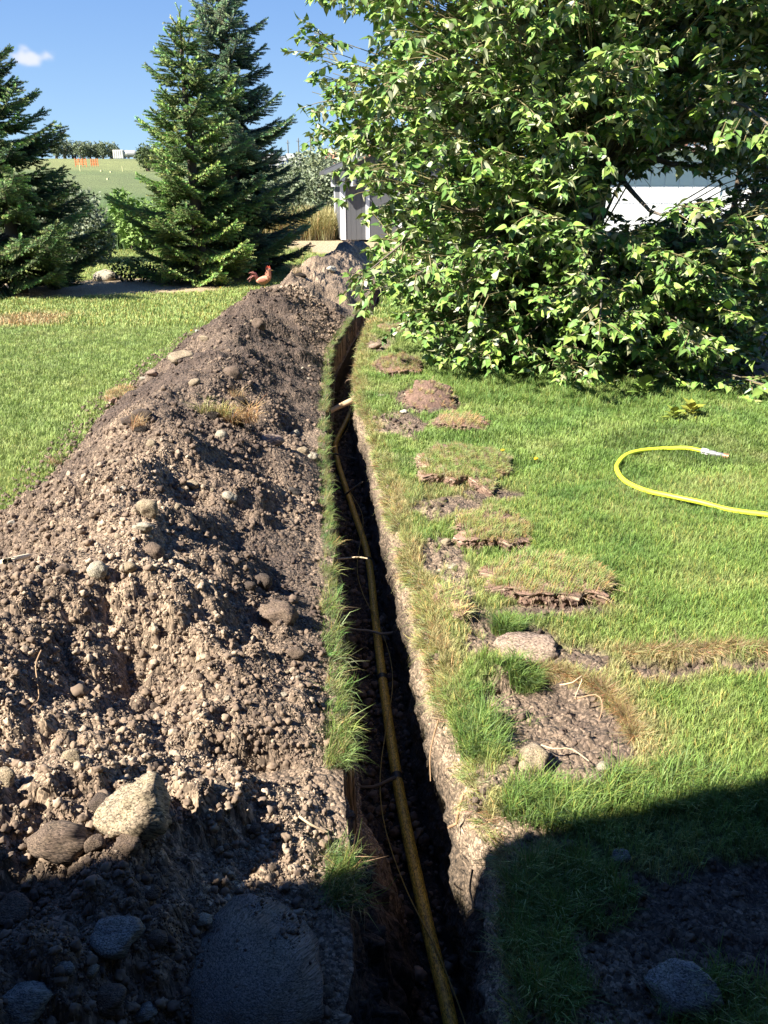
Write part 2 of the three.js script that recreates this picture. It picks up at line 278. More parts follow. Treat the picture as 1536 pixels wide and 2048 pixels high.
{ // the spoil heaped along it
  const rows = []; for (let d = -0.6; d < 21.8;) { rows.push(d); d += d < 0.7 ? 0.02 : Math.max(0.0085, d * 0.0052); }
  const NC = 300, pos = [], col = [], uv = [], idx = [];
  for (const d of rows) {
    const slump = smooth(2.25, 1.75, d), a = pileLeft(d) - 0.3, b = leftLip0(d) + 0.05 + 0.2 * slump;
    for (let j = 0; j < NC; j++) {
      const x = lerp(a, b, j / (NC - 1)); let y = pileY(x, d); const c = coarse(x, d);
      let bulge = 0; const over = x - (leftLip0(d) - 0.04); if (over > 0) { const s = over * 2.4; bulge = slump * (0.05 * lumps(s * 9, d * 9, 71, 0.5) + 0.028 * lumps(s * 21, d * 21, 73, 0.6) + 0.05 * fbm(s * 6, d * 6, 4, 3)); const ys = -0.02 - over * 1.5 - 0.22 * smooth(0.1, 0.22, over) + 0.5 * bulge; y = lerp(Math.min(y, -0.06), ys, slump); }
      pos.push(x + 0.8 * bulge + 0.012 * noise(x * 31, d * 31, 3), y, -d + 0.012 * noise(x * 31, d * 31, 8)); uv.push(x * 1.2 + Math.max(0, over) * 1.2, d * 1.1);
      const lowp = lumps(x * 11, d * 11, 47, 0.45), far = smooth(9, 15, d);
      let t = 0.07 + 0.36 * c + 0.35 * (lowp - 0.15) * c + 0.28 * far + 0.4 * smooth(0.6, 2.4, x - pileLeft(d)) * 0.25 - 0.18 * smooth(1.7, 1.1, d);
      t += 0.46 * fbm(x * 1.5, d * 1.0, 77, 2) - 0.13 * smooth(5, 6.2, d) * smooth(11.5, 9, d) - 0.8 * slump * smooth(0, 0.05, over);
      col.push(...soil(x, d, y, t).map((v) => v * (1 - 0.5 * slump * smooth(0, 0.06, over))));  // trench shade put into the soil colour where the heap slumps over the lip
    }
  }
  for (let i = 0; i < rows.length - 1; i++) for (let j = 0; j < NC - 1; j++) { const k = i * NC + j; idx.push(k, k + 1, k + NC, k + 1, k + NC + 1, k + NC); }
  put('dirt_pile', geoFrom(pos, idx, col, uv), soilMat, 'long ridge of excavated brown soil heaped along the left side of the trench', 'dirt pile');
}

// ------------------------------------------------------------------ stones and clods
function rockGeo(seed, cuts, detail, rough = 0.12, size = [1, 1, 1]) {
  const r = rng(seed), planes = [];
  for (let i = 0; i < cuts; i++) { const a = r() * 6.283, z = r() * 2 - 1, s = Math.sqrt(1 - z * z); planes.push([V(s * Math.cos(a), z, s * Math.sin(a)), 0.55 + 0.35 * r()]); }
  let g = new THREE.IcosahedronGeometry(1, detail); g.deleteAttribute('uv'); g.deleteAttribute('normal'); g = mergeVertices(g, 1e-4);
  const p = g.attributes.position, v = V(0, 0, 0), o = seed * 1.7, col = [];
  for (let i = 0; i < p.count; i++) {
    v.fromBufferAttribute(p, i).normalize(); let R = 1;
    for (const [n, c] of planes) { const q = v.dot(n); if (q > 0.05) R = Math.min(R, c / q); }
    R *= 1 + rough * (fbm(v.x * 1.6 + o, v.y * 1.6, v.z * 1.6, 2) + 0.45 * fbm(v.x * 5 + o, v.y * 5, v.z * 5, 3) + (detail > 3 ? 0.3 * (Math.abs(noise(v.x * 17 + o, v.y * 17, v.z * 17)) - 0.3) : 0));
    const t = 0.85 + 0.3 * fbm(v.x * 2 + o, v.y * 2, v.z * 2 + 9, 3) + 0.18 * noise(v.x * 11, v.y * 11, v.z * 11 + o);
    col.push(t, t * (1 - 0.04 * noise(v.x * 3 + o, v.y * 3, v.z * 3)), t * (1 - 0.1 * noise(v.x * 3, v.y * 3 + o, v.z * 3)));
    p.setXYZ(i, v.x * R * size[0], v.y * R * size[1], v.z * R * size[2]);
  }
  g.setAttribute('color', new THREE.BufferAttribute(new Float32Array(col), 3)); g.computeVertexNormals();
  const uv = []; for (let i = 0; i < p.count; i++) uv.push((p.getX(i) + p.getY(i) * 0.7) * 0.22, (p.getZ(i) - p.getY(i) * 0.7) * 0.22); g.setAttribute('uv', new THREE.BufferAttribute(new Float32Array(uv), 2));
  return g;
}
const stoneGrain = soilGrain.clone(); stoneGrain.repeat.set(2.2, 2.2); stoneGrain.needsUpdate = true;
const stoneTone = { tan: [0.36, 0.285, 0.2], pale: [0.44, 0.39, 0.31], pink: [0.36, 0.265, 0.21], dark: [0.10, 0.072, 0.058], brown: [0.17, 0.12, 0.09], grey: [0.25, 0.24, 0.225], white: [0.62, 0.58, 0.5], black: [0.05, 0.042, 0.04], earthy: [0.2, 0.175, 0.155] };
const stoneMat = Object.fromEntries(Object.entries(stoneTone).map(([k, c]) => { const m = new THREE.MeshStandardMaterial({ vertexColors: true, roughness: 0.92, map: stoneMap, bumpMap: stoneGrain, bumpScale: 0.0016 }); m.color.setRGB(...c.map((v) => v * 1.45)); return [k, m]; }));
stoneMat.earthy.map = stoneMap.clone(); stoneMat.earthy.map.repeat.set(3.5, 3.5); stoneMat.earthy.bumpMap = soilGrain.clone(); stoneMat.earthy.bumpMap.repeat.set(6, 6);
let stoneSeed = 100;
function stone(name, px, py, wide, tone, label, { high = 0.7, deep = 0.8, cuts = 9, detail = 4, sink = 0.25, turn = 0, group, rough = 0.19, category = 'stone' } = {}) {
  const p = hit(px, py + wide * high * 0.25), dist = Math.hypot(p.x, 1.75 - p.y, p.z), w = (wide / 1607) * dist / 2;
  const m = put(name, rockGeo(stoneSeed++, cuts, detail, rough), stoneMat[tone], label, category, group);
  m.scale.set(w, w * high, w * deep); m.rotation.y = turn; m.position.set(p.x, p.y + w * high * (0.75 - sink * 2), p.z); return m;
}
const boulder = stone('boulder', 495, 1925, 260, 'grey', 'big rounded half buried boulder in the shade beside the trench', { high: 0.6, deep: 1.25, cuts: 1, sink: 0.45, rough: 0.16, detail: 6, turn: 0.3, category: 'boulder' }); boulder.material = stoneMat.earthy;
stone('boulder', 285, 1615, 150, 'tan', 'upright tan boulder with a bright flat face near the shade line', { high: 0.95, deep: 0.7, cuts: 9, sink: 0.2, detail: 6, turn: 0.5, rough: 0.24, category: 'boulder' });
const ST = [
  [538, 878, 62, 'pink', 'flat topped pinkish stone over a dark hollow on the pile', { high: 0.42, cuts: 6 }],
  [365, 712, 54, 'tan', 'long tan stone at the border of pile and left lawn', { high: 0.5, turn: 0.6, cuts: 6 }],
  [465, 745, 38, 'brown', 'round brown cobble on the smooth dark part of the pile', { cuts: 0, high: 0.85 }],
  [517, 650, 26, 'brown', 'small upright stone with a sharp shadow high on the far pile', { high: 1.2, cuts: 5 }],
  [285, 835, 40, 'dark', 'dark rounded stone at the left foot of the pile', { cuts: 2 }],
  [258, 842, 30, 'dark', 'lower dark stone touching the dark rounded one', { cuts: 3 }],
  [296, 1022, 50, 'tan', 'angular tan rock at the head of the long shadow hollow', { high: 0.9 }],
  [287, 1057, 38, 'pale', 'pale wedge shaped stone just below the angular tan rock', { high: 0.6, cuts: 7 }],
  [307, 1103, 44, 'brown', 'round brown cobble below the long shadow hollow', { cuts: 0, high: 0.9 }],
  [197, 1145, 38, 'pale', 'pale egg shaped stone on the left part of the pile', { cuts: 0, high: 1 }],
  [258, 1143, 34, 'tan', 'small tan block right of the pale egg shaped stone', {}],
  [522, 1160, 46, 'dark', 'dark cobble leading a cluster of stones near the trench grass', { cuts: 2, high: 0.85 }],
  [497, 1172, 30, 'dark', 'smaller dark stone left of the dark cobble', { cuts: 3 }],
  [553, 1225, 88, 'brown', 'large brown clod with a flat top above the trench edge', { cuts: 6, rough: 0.25, detail: 5 }],
  [588, 1303, 44, 'brown', 'brown wedge shaped stone below the large flat clod', { cuts: 6 }],
  [443, 870, 24, 'pale', 'small pale oval stone left of the flat topped pinkish stone', { cuts: 0, high: 1.1 }],
  [391, 768, 26, 'tan', 'small tan stone above the dry grass clumps on the pile', {}],
  [460, 996, 34, 'pale', 'pale wedge stone on the pile crest with shade at its right', { cuts: 7 }],
  [385, 968, 34, 'tan', 'tan stone on the crest above the pale wedge', {}],
  [606, 902, 28, 'tan', 'tan stone by the trench grass under the pinkish flat stone', {}],
  [625, 915, 30, 'pale', 'pale stone nearest the trench beside the pinkish flat stone', {}],
  [588, 866, 24, 'pale', 'pale stone right above the pinkish flat stone', { cuts: 1 }],
  [590, 985, 30, 'black', 'black lump among loose stones near the trench', { rough: 0.25 }],
  [147, 1512, 42, 'tan', 'tan block standing above the crumbly lower slope', { high: 0.9 }],
  [8, 1560, 54, 'tan', 'tan rock cut by the left border of the view', { high: 0.9 }],
  [200, 1602, 48, 'dark', 'dark clod left of the upright tan boulder', { cuts: 3, rough: 0.25 }],
  [120, 1690, 105, 'brown', 'brown rock half in the shade line left of the upright boulder', { high: 0.6 }],
  [190, 1690, 40, 'brown', 'small upright brown stone on the shade line', { high: 1 }],
  [255, 1688, 60, 'brown', 'brown lump on the shade line under the upright boulder', { high: 0.8 }],
  [240, 1882, 96, 'grey', 'grey oval stone in the shade left of the half buried boulder', { high: 0.6, cuts: 5 }],
  [475, 1845, 66, 'pale', 'pale wedge stone lying on top of the half buried boulder', { high: 0.55, sink: 0, cuts: 8 }],
  [408, 1843, 34, 'pale', 'small pale stone next to the pale wedge on the boulder', { high: 0.5, sink: 0.05 }],
  [315, 1886, 40, 'brown', 'round brown stone between grey oval stone and boulder', { cuts: 1 }],
  [52, 2022, 100, 'grey', 'grey rock in the shade at the very front left', { high: 0.6 }],
  [22, 1828, 80, 'brown', 'flat brown rock in the shade at the left edge', { high: 0.45 }],
  [225, 2003, 64, 'brown', 'brown rock in the shade in front of the grey oval stone', {}],
  [303, 1790, 36, 'brown', 'brown cobble in the shade above the grey oval stone', { cuts: 2 }],
  [135, 1958, 34, 'grey', 'small grey stone in front left of the grey oval stone', {}],
  [292, 2030, 44, 'grey', 'grey stone at the front border before the boulder', {}],
  [508, 1670, 30, 'brown', 'round stone in the shaded gully below the sunlit crumbs', { cuts: 1, high: 0.6 }],
  [1050, 1290, 132, 'pink', 'flat tan rock set in the soil beside the long sod slab', { high: 0.4, deep: 0.8, cuts: 12, detail: 6, sink: 0.2, turn: 0.1, rough: 0.24 }],
  [1062, 1512, 66, 'tan', 'angular tan stone at the lower edge of the bare patch', { high: 0.85 }],
  [1005, 1500, 15, 'white', 'tiny white pebble left of the angular tan stone', { cuts: 0, detail: 3 }],
  [1112, 1358, 26, 'white', 'small whitish stone between flat rock and bare patch', { detail: 3 }],
  [1207, 1542, 28, 'pale', 'small pale stone at the right corner of the bare patch', { detail: 3 }],
  [1122, 1466, 14, 'pink', 'tiny reddish pebble in the middle of the bare patch', { detail: 3 }],
  [1362, 1985, 118, 'grey', 'grey pointed rock in the shade on the right foreground', { high: 0.8, cuts: 9, detail: 5, sink: 0.12 }],
  [1240, 1718, 38, 'grey', 'small grey stone just inside the shade on the right', {}],
  [1135, 1690, 38, 'brown', 'brown stone on the shade line right of the trench', {}],
  [903, 1133, 30, 'pale', 'pale stone in the soil left of the sod slabs', { high: 0.5 }],
  [890, 1090, 24, 'tan', 'small tan stone in the soil patch by the second sod', {}],
  [872, 1025, 24, 'tan', 'small tan stone above the third soil patch by the trench', {}],
  [750, 693, 30, 'pink', 'flat pinkish stone in grass right of the far trench', { high: 0.45 }],
  [808, 828, 16, 'white', 'two toned white pebble on the soil before the root lump', { detail: 3 }],
  [763, 792, 14, 'pale', 'pale pebble in the grass near the crossing root', { detail: 3 }],
  [212, 553, 46, 'pale', 'pale round rock between the two spruces', { high: 0.62, cuts: 2 }],
  [236, 557, 20, 'pale', 'small pale rock touching the round rock by the spruces', { high: 0.6, cuts: 2 }],
  [660, 538, 26, 'white', 'white rock near the far end of the dirt pile', { high: 0.6 }],
  [1132, 606, 22, 'pink', 'pinkish stone on the ground under the poplar', { high: 0.6 }],
  [1215, 598, 20, 'pink', 'second pinkish stone further right under the poplar', { high: 0.6 }],
  [410, 676, 22, 'tan', 'upper tan stone of two on the left border of the pile', {}], [302, 745, 24, 'pink', 'reddish stone on the pile border above the sod clod', {}], [287, 757, 16, 'pale', 'small pale stone under the reddish border stone', {}],
  [22, 1046, 16, 'white', 'white pebble where the pile meets the lawn at left', { detail: 3 }], [138, 906, 18, 'tan', 'tan stone on the pile border above the near lawn corner', {}], [395, 665, 10, 'white', 'tiny white stone in the grass by the far pile border', { detail: 3 }],
  [232, 925, 36, 'tan', 'long flat tan stone on the left slope of the pile', { high: 0.35, turn: -0.7 }], [248, 977, 16, 'white', 'small white stone on the left slope below the flat tan stone', { detail: 3 }], [305, 887, 26, 'tan', 'tan stone with a dark clod to its right on the left slope', {}],
  [175, 1350, 0, 'tan', '', {}],
];
for (const [px, py, w, tone, label, o] of ST) if (w) stone('stone', px, py, w, tone, label, o);

const clodMat = new THREE.MeshStandardMaterial({ roughness: 1, vertexColors: true }), crumbGeos = [0, 1, 2, 3, 4].map((k) => rockGeo(500 + k, 6, 2, 0.6));
const LOOSE = 'loose stones scattered on the dirt pile';
{ // countable loose stones, and below them the crumbs that nobody counts
  const r = rng(77), variants = [0, 1, 2, 3, 4, 5].map((k) => rockGeo(400 + k, k < 1 ? 1 : 9, 3, 0.2)), tones = ['tan', 'brown', 'tan', 'brown', 'pink', 'dark', 'tan', 'pale'];
  for (let i = 0; i < 120; i++) {
    const d = 0.95 + 9 * Math.pow(r(), 1.5), x = lerp(pileLeft(d), leftLip0(d) - 0.06, Math.pow(r(), 0.8)), s = (0.009 + 0.013 * Math.pow(r(), 2)) * (0.85 + d * 0.05), y = pileY(x, d);
    if (y < 0.03) continue;
    const m = put('stone', variants[i % 6], stoneMat[tones[Math.floor(r() * 8)]], 'small loose stone lying in the crumbly soil of the dirt pile', 'stone', LOOSE);
    m.scale.set(s, s * (0.6 + 0.4 * r()), s * (0.7 + 0.5 * r())); m.rotation.set(r() * 0.6, r() * 6, r() * 0.6); m.position.set(x, y + s * 0.25, -d);
  }
  const crumbs = stuffGroup('dirt_crumbs', 'crumbs of brown soil strewn over the pile, the bare patches and the trench floor', 'soil crumbs'), clods = crumbGeos.map((g) => Instances('crumbs', g, clodMat, crumbs));
  const M = new THREE.Matrix4(), q = new THREE.Quaternion(), e = new THREE.Euler();
  const drop = (x, d, y, s, dry) => {
    e.set(r() * 6, r() * 6, r() * 6); q.setFromEuler(e); M.compose(V(x, y + s * 0.3, -d), q, V(s, s * (0.65 + 0.5 * r()), s * (0.8 + 0.4 * r())));
    const t = clamp(dry + 0.6 * (r() - 0.5)), k = 0.85 + 0.3 * r(), c = mix3(DARK, t > 0.75 ? PALE : TAN, t); clods[Math.floor(r() * 5)].add(M, c.map((v) => v * k));
  };
  for (let i = 0; i < 300000; i++) {
    const d = 0.7 + 11 * Math.pow(r(), 1.9), x = lerp(pileLeft(d) - 0.12, leftLip0(d) + 0.0, r()), c = coarse(x, d);
    if (r() > c * 1.1) continue; const y = pileY(x, d); if (y < -0.02) continue;
    if (fbm(x * 5, d * 5, 61, 2) < -0.25 && r() < 0.7) continue;
    const s = (0.0016 + 0.0016 * r() + 0.013 * Math.pow(r(), 20)) * (0.85 + d * 0.085); drop(x, d, y, s, 0.14 + 0.52 * c - 0.25 * smooth(1.9, 1.2, d) + 0.5 * fbm(x * 1.5, d, 77, 2));
  }
  for (let i = 0; i < 900; i++) { // bigger crumbly clods
    const d = 0.8 + 10 * Math.pow(r(), 1.7), x = lerp(pileLeft(d), leftLip0(d) - 0.04, r()), y = pileY(x, d); if (y < 0.02 || r() > coarse(x, d) * 1.2) continue;
    drop(x, d, y - 0.004, (0.008 + 0.016 * Math.pow(r(), 2.5)) * (0.85 + d * 0.06), 0.1 + 0.45 * r() * coarse(x, d));
  }
  for (let i = 0; i < 700; i++) { const a = r() * 6.283, q2 = Math.sqrt(r()) * 0.85, B = boulder, x = B.position.x + Math.cos(a) * q2 * B.scale.x, z = B.position.z + Math.sin(a) * q2 * B.scale.z; if (fbm(x * 12, z * 12, 4, 2) < -0.05) continue; drop(x, -z, B.position.y + B.scale.y * Math.sqrt(1 - q2 * q2) * 0.97, 0.0015 + 0.006 * Math.pow(r(), 5), 0.25); } // soil lying on the boulder
  for (let i = 0; i < 9000; i++) { // crumbs on the bare soil right of the trench
    const d = 0.9 + 7 * Math.pow(r(), 1.6), x = rightLip(d) + 1.7 * Math.pow(r(), 1.3); if (bareness(x, d) < 0.6) continue;
    drop(x, d, groundY(x, d), (0.002 + 0.0035 * r() + 0.012 * Math.pow(r(), 8)) * (0.8 + d * 0.1), 0.2);
  }
  for (let i = 0; i < 5000; i++) { const d = 1 + 9 * r(), x = lerp(leftLip(d) + 0.03, rightLip(d) - 0.05, r()); drop(x, d, -trenchDeep(d) + 0.025, 0.004 + 0.02 * Math.pow(r(), 4), 0.25); }
  for (let i = 0; i < 2500; i++) { const d = 0.9 + 10 * r(), x = pileLeft(d) - 0.28 * Math.pow(r(), 2) + 0.05; drop(x, d, Math.max(groundY(x, d) + 0.02, pileY(x, d)), 0.006 + 0.012 * Math.pow(r(), 3), 0.3); }
  clods.forEach((c) => c.build());
}

// ------------------------------------------------------------------ grass
const grassMat = new THREE.MeshPhysicalMaterial({ vertexColors: true, roughness: 0.55, specularIntensity: 0.5, transmission: 0.42, thickness: 0, side: THREE.DoubleSide });
function tuftGeo(seed, n, hMin, hMax, spread, lean, wide) {
  const r = rng(seed), pos = [], col = [], idx = [];
  for (let i = 0; i < n; i++) {
    const a = r() * 6.283, R = spread * Math.sqrt(r()), x = R * Math.cos(a), z = R * Math.sin(a), h = lerp(hMin, hMax, r()), b = r() * 6.283, w = wide * (0.7 + 0.6 * r()), L = lean * (0.3 + r()) * h, lx = Math.cos(b) * L, lz = Math.sin(b) * L, tw = b + 1.57 + (r() - 0.5), wx = Math.cos(tw) * w, wz = Math.sin(tw) * w, t = 0.7 + 0.6 * r(), dryTip = r() < 0.12 ? 1.5 : 1, o = pos.length / 3;
    const y1 = h * 0.55, y2 = h * (1 - 0.25 * lean);
    pos.push(x - wx, -0.01, z - wz, x + wx, -0.01, z + wz, x + lx * 0.32 - wx * 0.8, y1, z + lz * 0.32 - wz * 0.8, x + lx * 0.32 + wx * 0.8, y1, z + lz * 0.32 + wz * 0.8, x + lx, y2, z + lz);
    for (let k = 0; k < 5; k++) { const g = t * (k < 2 ? 0.8 : 1); col.push(g * dryTip, g, g * (k < 2 ? 1.2 : 0.9)); }
    idx.push(o, o + 1, o + 2, o + 1, o + 3, o + 2, o + 2, o + 3, o + 4);
  }
  return geoFrom(pos, idx, col);
}
const GREEN = [0.25, 0.37, 0.095], DEEP = [0.145, 0.275, 0.068], LIME = [0.38, 0.45, 0.17], STRAW = [0.5, 0.43, 0.24];
{
  const lawnG = stuffGroup('lawn_grass', 'short mown green grass of the lawn', 'grass'), rankG = stuffGroup('long_grass', 'longer rank grass along the trench, under the poplar and in the front shade', 'grass'), brinkG = stuffGroup('brink_grass', 'grass standing on the left brink and leaning over the trench', 'grass'), thatchG = stuffGroup('dry_grass', 'dry tan grass along the right brink and the dug edges', 'dry grass'), meadowG = stuffGroup('meadow_grass', 'tall meadow grass and reeds beyond the lawn', 'tall grass');
  const r = rng(31), M = new THREE.Matrix4(), q = new THREE.Quaternion(), up = V(0, 1, 0), qt = new THREE.Quaternion();
  const lawnNear = [1, 2, 3, 4].map((s) => Instances('tufts', tuftGeo(s, 20, 0.018, 0.045, 0.02, 0.7, 0.0011), grassMat, lawnG));
  const lawnMid = [5, 6, 7].map((s) => Instances('tufts', tuftGeo(s, 22, 0.022, 0.05, 0.04, 0.7, 0.002), grassMat, lawnG));
  const lawnFar = [8, 9].map((s) => Instances('tufts', tuftGeo(s, 26, 0.03, 0.07, 0.11, 0.7, 0.0045), grassMat, lawnG));
  const longGrass = [10, 11, 12].map((s) => Instances('tufts', tuftGeo(s, 16, 0.05, 0.11, 0.022, 0.9, 0.0013), grassMat, rankG));
  const pick = (set) => set[Math.floor(r() * set.length)];
  const place = (set, x, y, d, s, c, tiltX = 0, tiltZ = 0) => { q.setFromAxisAngle(up, r() * 6.283); if (tiltX || tiltZ) { qt.setFromAxisAngle(V(tiltZ, 0, -tiltX).normalize(), Math.hypot(tiltX, tiltZ)); q.premultiply(qt); } M.compose(V(x, y, -d), q, V(s, s * (0.75 + 0.5 * r()), s)); pick(set).add(M, c); };
  const tone = (x, d, extraDry = 0) => { const dry = clamp(dryness(x, d) + extraDry + 0.25 * (r() - 0.5)), n = fbm(x * 2.2, d * 2.2, 14, 3) + 0.35 * fbm(x * 0.5, d * 0.5, 15, 2), k = 0.8 + 0.4 * r(); let c = n > 0 ? mix3(GREEN, LIME, clamp(n * 1.3)) : mix3(GREEN, DEEP, clamp(-n * 1.5)); if (x < -1) c = mix3(c, LIME, 0.45).map((v) => v * 1.12); c = mix3(c, STRAW, dry > 0.3 ? clamp((dry - 0.3) * 1.5) : 0); return c.map((v) => v * k); };
  for (let d = 1.0; d < 32;) { // the mown lawn
    const s = d < 5 ? 0.0155 + 0.0022 * d : d < 11 ? 0.012 + 0.0045 * d : 0.03 + 0.0055 * d, half = 0.52 * (d + 1) + 0.9, set = d < 5 ? lawnNear : d < 11 ? lawnMid : lawnFar;
    for (let x = -half; x < half; x += s) {
      const X = x + (r() - 0.5) * s, D = d + (r() - 0.5) * s;
      if (D < 20 && X > pileLeft(D) - 0.03 && X < rightLip(D) - 0.01) continue;
      if (X < 0 && D > 4 && D < 19 && pileY(X, D) > 0.015) continue;
      if (D > 19.9 && X > pileLeft(22) && X < 1.2 && D < 22) continue;
      const b = bareness(X, D); if (r() < b * 1.15 - 0.08) continue;
      if (D < 1.9 && r() < 0.35) continue;
      const c = tone(X, D); const deep = Math.hypot((X - 2.3) / 0.7, (D - 5.6) / 0.5) < 1 ? 0.75 : 1;    // lusher, darker spot inside the hose loop
      place(set, X, groundY(X, D), D, 0.85 + 0.3 * r(), c.map((v) => v * deep));
    }
    d += s;
  }
  for (let i = 0; i < 6800; i++) { // rank grass: beside the trench, on the bare soil, under the poplar, in the shade in front
    const k = r(); let x, d, c, s = 0.6 + 0.6 * r(), tx = 0, tz = 0;
    if (k < 0.55) { d = 1 + 11 * Math.pow(r(), 1.3); x = rightLip(d) + 0.42 * r() * r(); if (fbm(x * 4, d * 4, 90, 2) < -0.12) continue; c = tone(x, d, -0.15); s *= 0.65; if (x - rightLip(d) < 0.05) tx = -0.7; if (bareness(x, d) > 0.97 && r() < 0.6) continue; }
    else if (k < 0.78) { x = 0.6 + 3.2 * r(); d = 6.6 + 1.2 * r() + 0.25 * Math.abs(x - 1.8); c = mix3(GREEN, DEEP, r()); if (bareness(x, d) > 0.6) continue; s *= 1.2; }
    else { const sp = [[0.62, 1.97, 0.22, 0.07], [0.5, 1.9, 0.14, 0.08], [0.33, 2.25, 0.08, 0.12], [0.53, 2.6, 0.06, 0.05], [0.8, 1.25, 0.16, 0.12], [0.72, 1.05, 0.14, 0.1], [0.5, 1.6, 0.16, 0.1], [0.98, 1.0, 0.08, 0.1], [0.38, 1.45, 0.08, 0.2], [0.52, 3.0, 0.05, 0.05], [1.0, 2.0, 0.3, 0.12]][Math.floor(r() * 11)]; const a = r() * 6.283, q2 = Math.sqrt(r()); x = sp[0] + Math.cos(a) * sp[2] * q2; d = sp[1] + Math.sin(a) * sp[3] * q2; c = mix3(DEEP, GREEN, r()).map((v) => v * 0.9); }
    if (x < rightLip(d) - 0.01) continue;
    place(longGrass, x, groundY(x, d) - 0.005, d, s, c, tx, tz);
  }
  // grass left standing on the brink left of the trench, leaning over it
  const brink = [21, 22, 23, 24].map((s) => Instances('tufts', tuftGeo(s, 10, 0.03, 0.13, 0.02, 1.1, 0.0012), grassMat, brinkG));
  for (let i = 0; i < 4600; i++) {
    const d = 1.5 + 12 * Math.pow(r(), 1.25), x = leftLip(d) - 0.075 * r() + 0.012, y = Math.max(groundY(x, d), x < leftLip(d) - 0.03 ? Math.min(pileY(x, d), 0.07) : -9) - 0.004;
    const dens = fbm(d * 1.8, 3, 95, 3); if (dens < -0.3 + 0.2 * noise(d * 9, 5) || (d > 2.3 && d < 13 && r() > 0.4 + 0.9 * noise(d * 5.3, 15)) || (d < 2 && Math.abs(d - 1.66) > 0.09)) continue;
    const c = mix3(mix3(DEEP, LIME, r()), STRAW, r() < 0.16 ? 0.7 : 0.12 * r()); place(brink, x, y, d, 0.4 + 0.6 * r() * r() + (d < 3.2 ? 0.15 : 0), c.map((v) => v * (0.6 + 0.45 * r())), 0.1 + 0.95 * r(), (r() - 0.5) * 1.5);  // blades tinted darker to stand in for shadow on part of the brink
  }
  // dry thatch that hangs from the right brink
  const thatch = [31, 32, 33].map((s) => Instances('tufts', tuftGeo(s, 15, 0.03, 0.085, 0.018, 1.0, 0.0009), grassMat, thatchG));
  for (let i = 0; i < 3600; i++) {
    const d = 1.7 + 10 * Math.pow(r(), 1.3), x = rightLip(d) + 0.1 * (r() - 0.2); if (fbm(d * 1.6, 7, 96, 3) < -0.3 || (d < 2.25 && r() < 0.8)) continue;
    const c = mix3(STRAW, mix3(GREEN, LIME, r()), r() < 0.35 ? 0.8 : 0.25 * r()).map((v) => v * (0.7 + 0.4 * r())); place(thatch, x, groundY(x, d) - 0.012, d, 0.6 + 0.6 * r(), c, -0.9 - 0.9 * r(), (r() - 0.5) * 0.8);
  }
  for (let i = 0; i < 1500; i++) { // dry fringe along the dug strip and round the bare patch
    const k = r(); let x, d; if (k < 0.4) { x = 0.95 + 0.75 * r(); d = 2.71 + 0.03 * (x - 1.2) + 0.1 + 0.04 * r(); } else { const a = -0.2 + 1.9 * r(), sp = bareSpots[0]; x = sp[0] + sp[2] * 0.95 * Math.cos(a); d = sp[1] + sp[3] * 0.95 * Math.sin(a); }
    place(thatch, x, groundY(x, d), d, 0.5 + 0.5 * r(), mix3(STRAW, [0.46, 0.36, 0.23], r()).map((v) => v * (0.75 + 0.35 * r())), (r() - 0.5) * 1.2, 0.8 + 0.5 * r());
  }
  // meadow grass beyond the lawn
  const meadow = [41, 42].map((s) => Instances('tufts', tuftGeo(s, 26, 0.5, 1.05, 0.3, 0.5, 0.014), grassMat, meadowG));
  for (let i = 0; i < 5200; i++) {
    const k = r(); let x, d, c, s = 0.7 + 0.6 * r();
    if (k < 0.36) { x = -10 + 5.6 * r(); d = 25.5 + 3 * r(); c = mix3([0.13, 0.24, 0.07], [0.2, 0.3, 0.13], r()); if (x < -8.6) c = mix3(c, DEEP, 0.6); }     // fresh green reeds between the spruces
    else if (k < 0.66) { x = -4.6 + 3.6 * r(); d = 30 + 6 * r(); c = mix3(STRAW, [0.3, 0.3, 0.12], r()); s *= 0.9; if (x > -1.9 && d < 31) continue; }                  // dry tall grass beside the shed
    else if (k < 0.9) { x = -26 + 40 * r(); d = 34 + 12 * r(); c = mix3([0.13, 0.17, 0.06], [0.24, 0.24, 0.1], r()); s *= 0.8; }
    else { x = -5 + 10 * r(); d = 21.5 + 3 * r(); if (Math.abs(x + 0.5) < 1.6) continue; s *= 0.25; c = mix3(GREEN, STRAW, r() * 0.6); }
    place(meadow, x, groundY(x, d), d, s, c);
  }
  for (const set of [lawnNear, lawnMid, lawnFar, longGrass, brink, thatch, meadow]) set.forEach((s) => s.build());
}

// ------------------------------------------------------------------ the house behind the camera (out of view): its porch roof throws the shade in front
{
  const h = thing('house', 'dark grey house behind the viewer whose porch roof shades the near ground', 'house', 0, 0, 0), wallMat = std(0.13, 0.13, 0.14), roofMat = std(0.09, 0.085, 0.085);
  const k = 0.29, s = new THREE.Shape(), edge = (x) => 0.90 + k * x; // front edge of the roof in plan
  s.moveTo(-7, edge(-7)); s.lineTo(9, edge(9)); s.lineTo(9, -9); s.lineTo(-7, -9);
  const g = new THREE.ExtrudeGeometry(s, { depth: 0.22, bevelEnabled: false }); g.rotateX(-Math.PI / 2); g.translate(0, 3.4, 0);
  part('roof', g, roofMat, h);
  const w = box(18, 3.4, 0.2, 0, 1.7, 0); w.rotateY(Math.atan(k)); w.translate(0.6, 0, 0.75); part('wall', w, wallMat, h);
  shade(h);
}

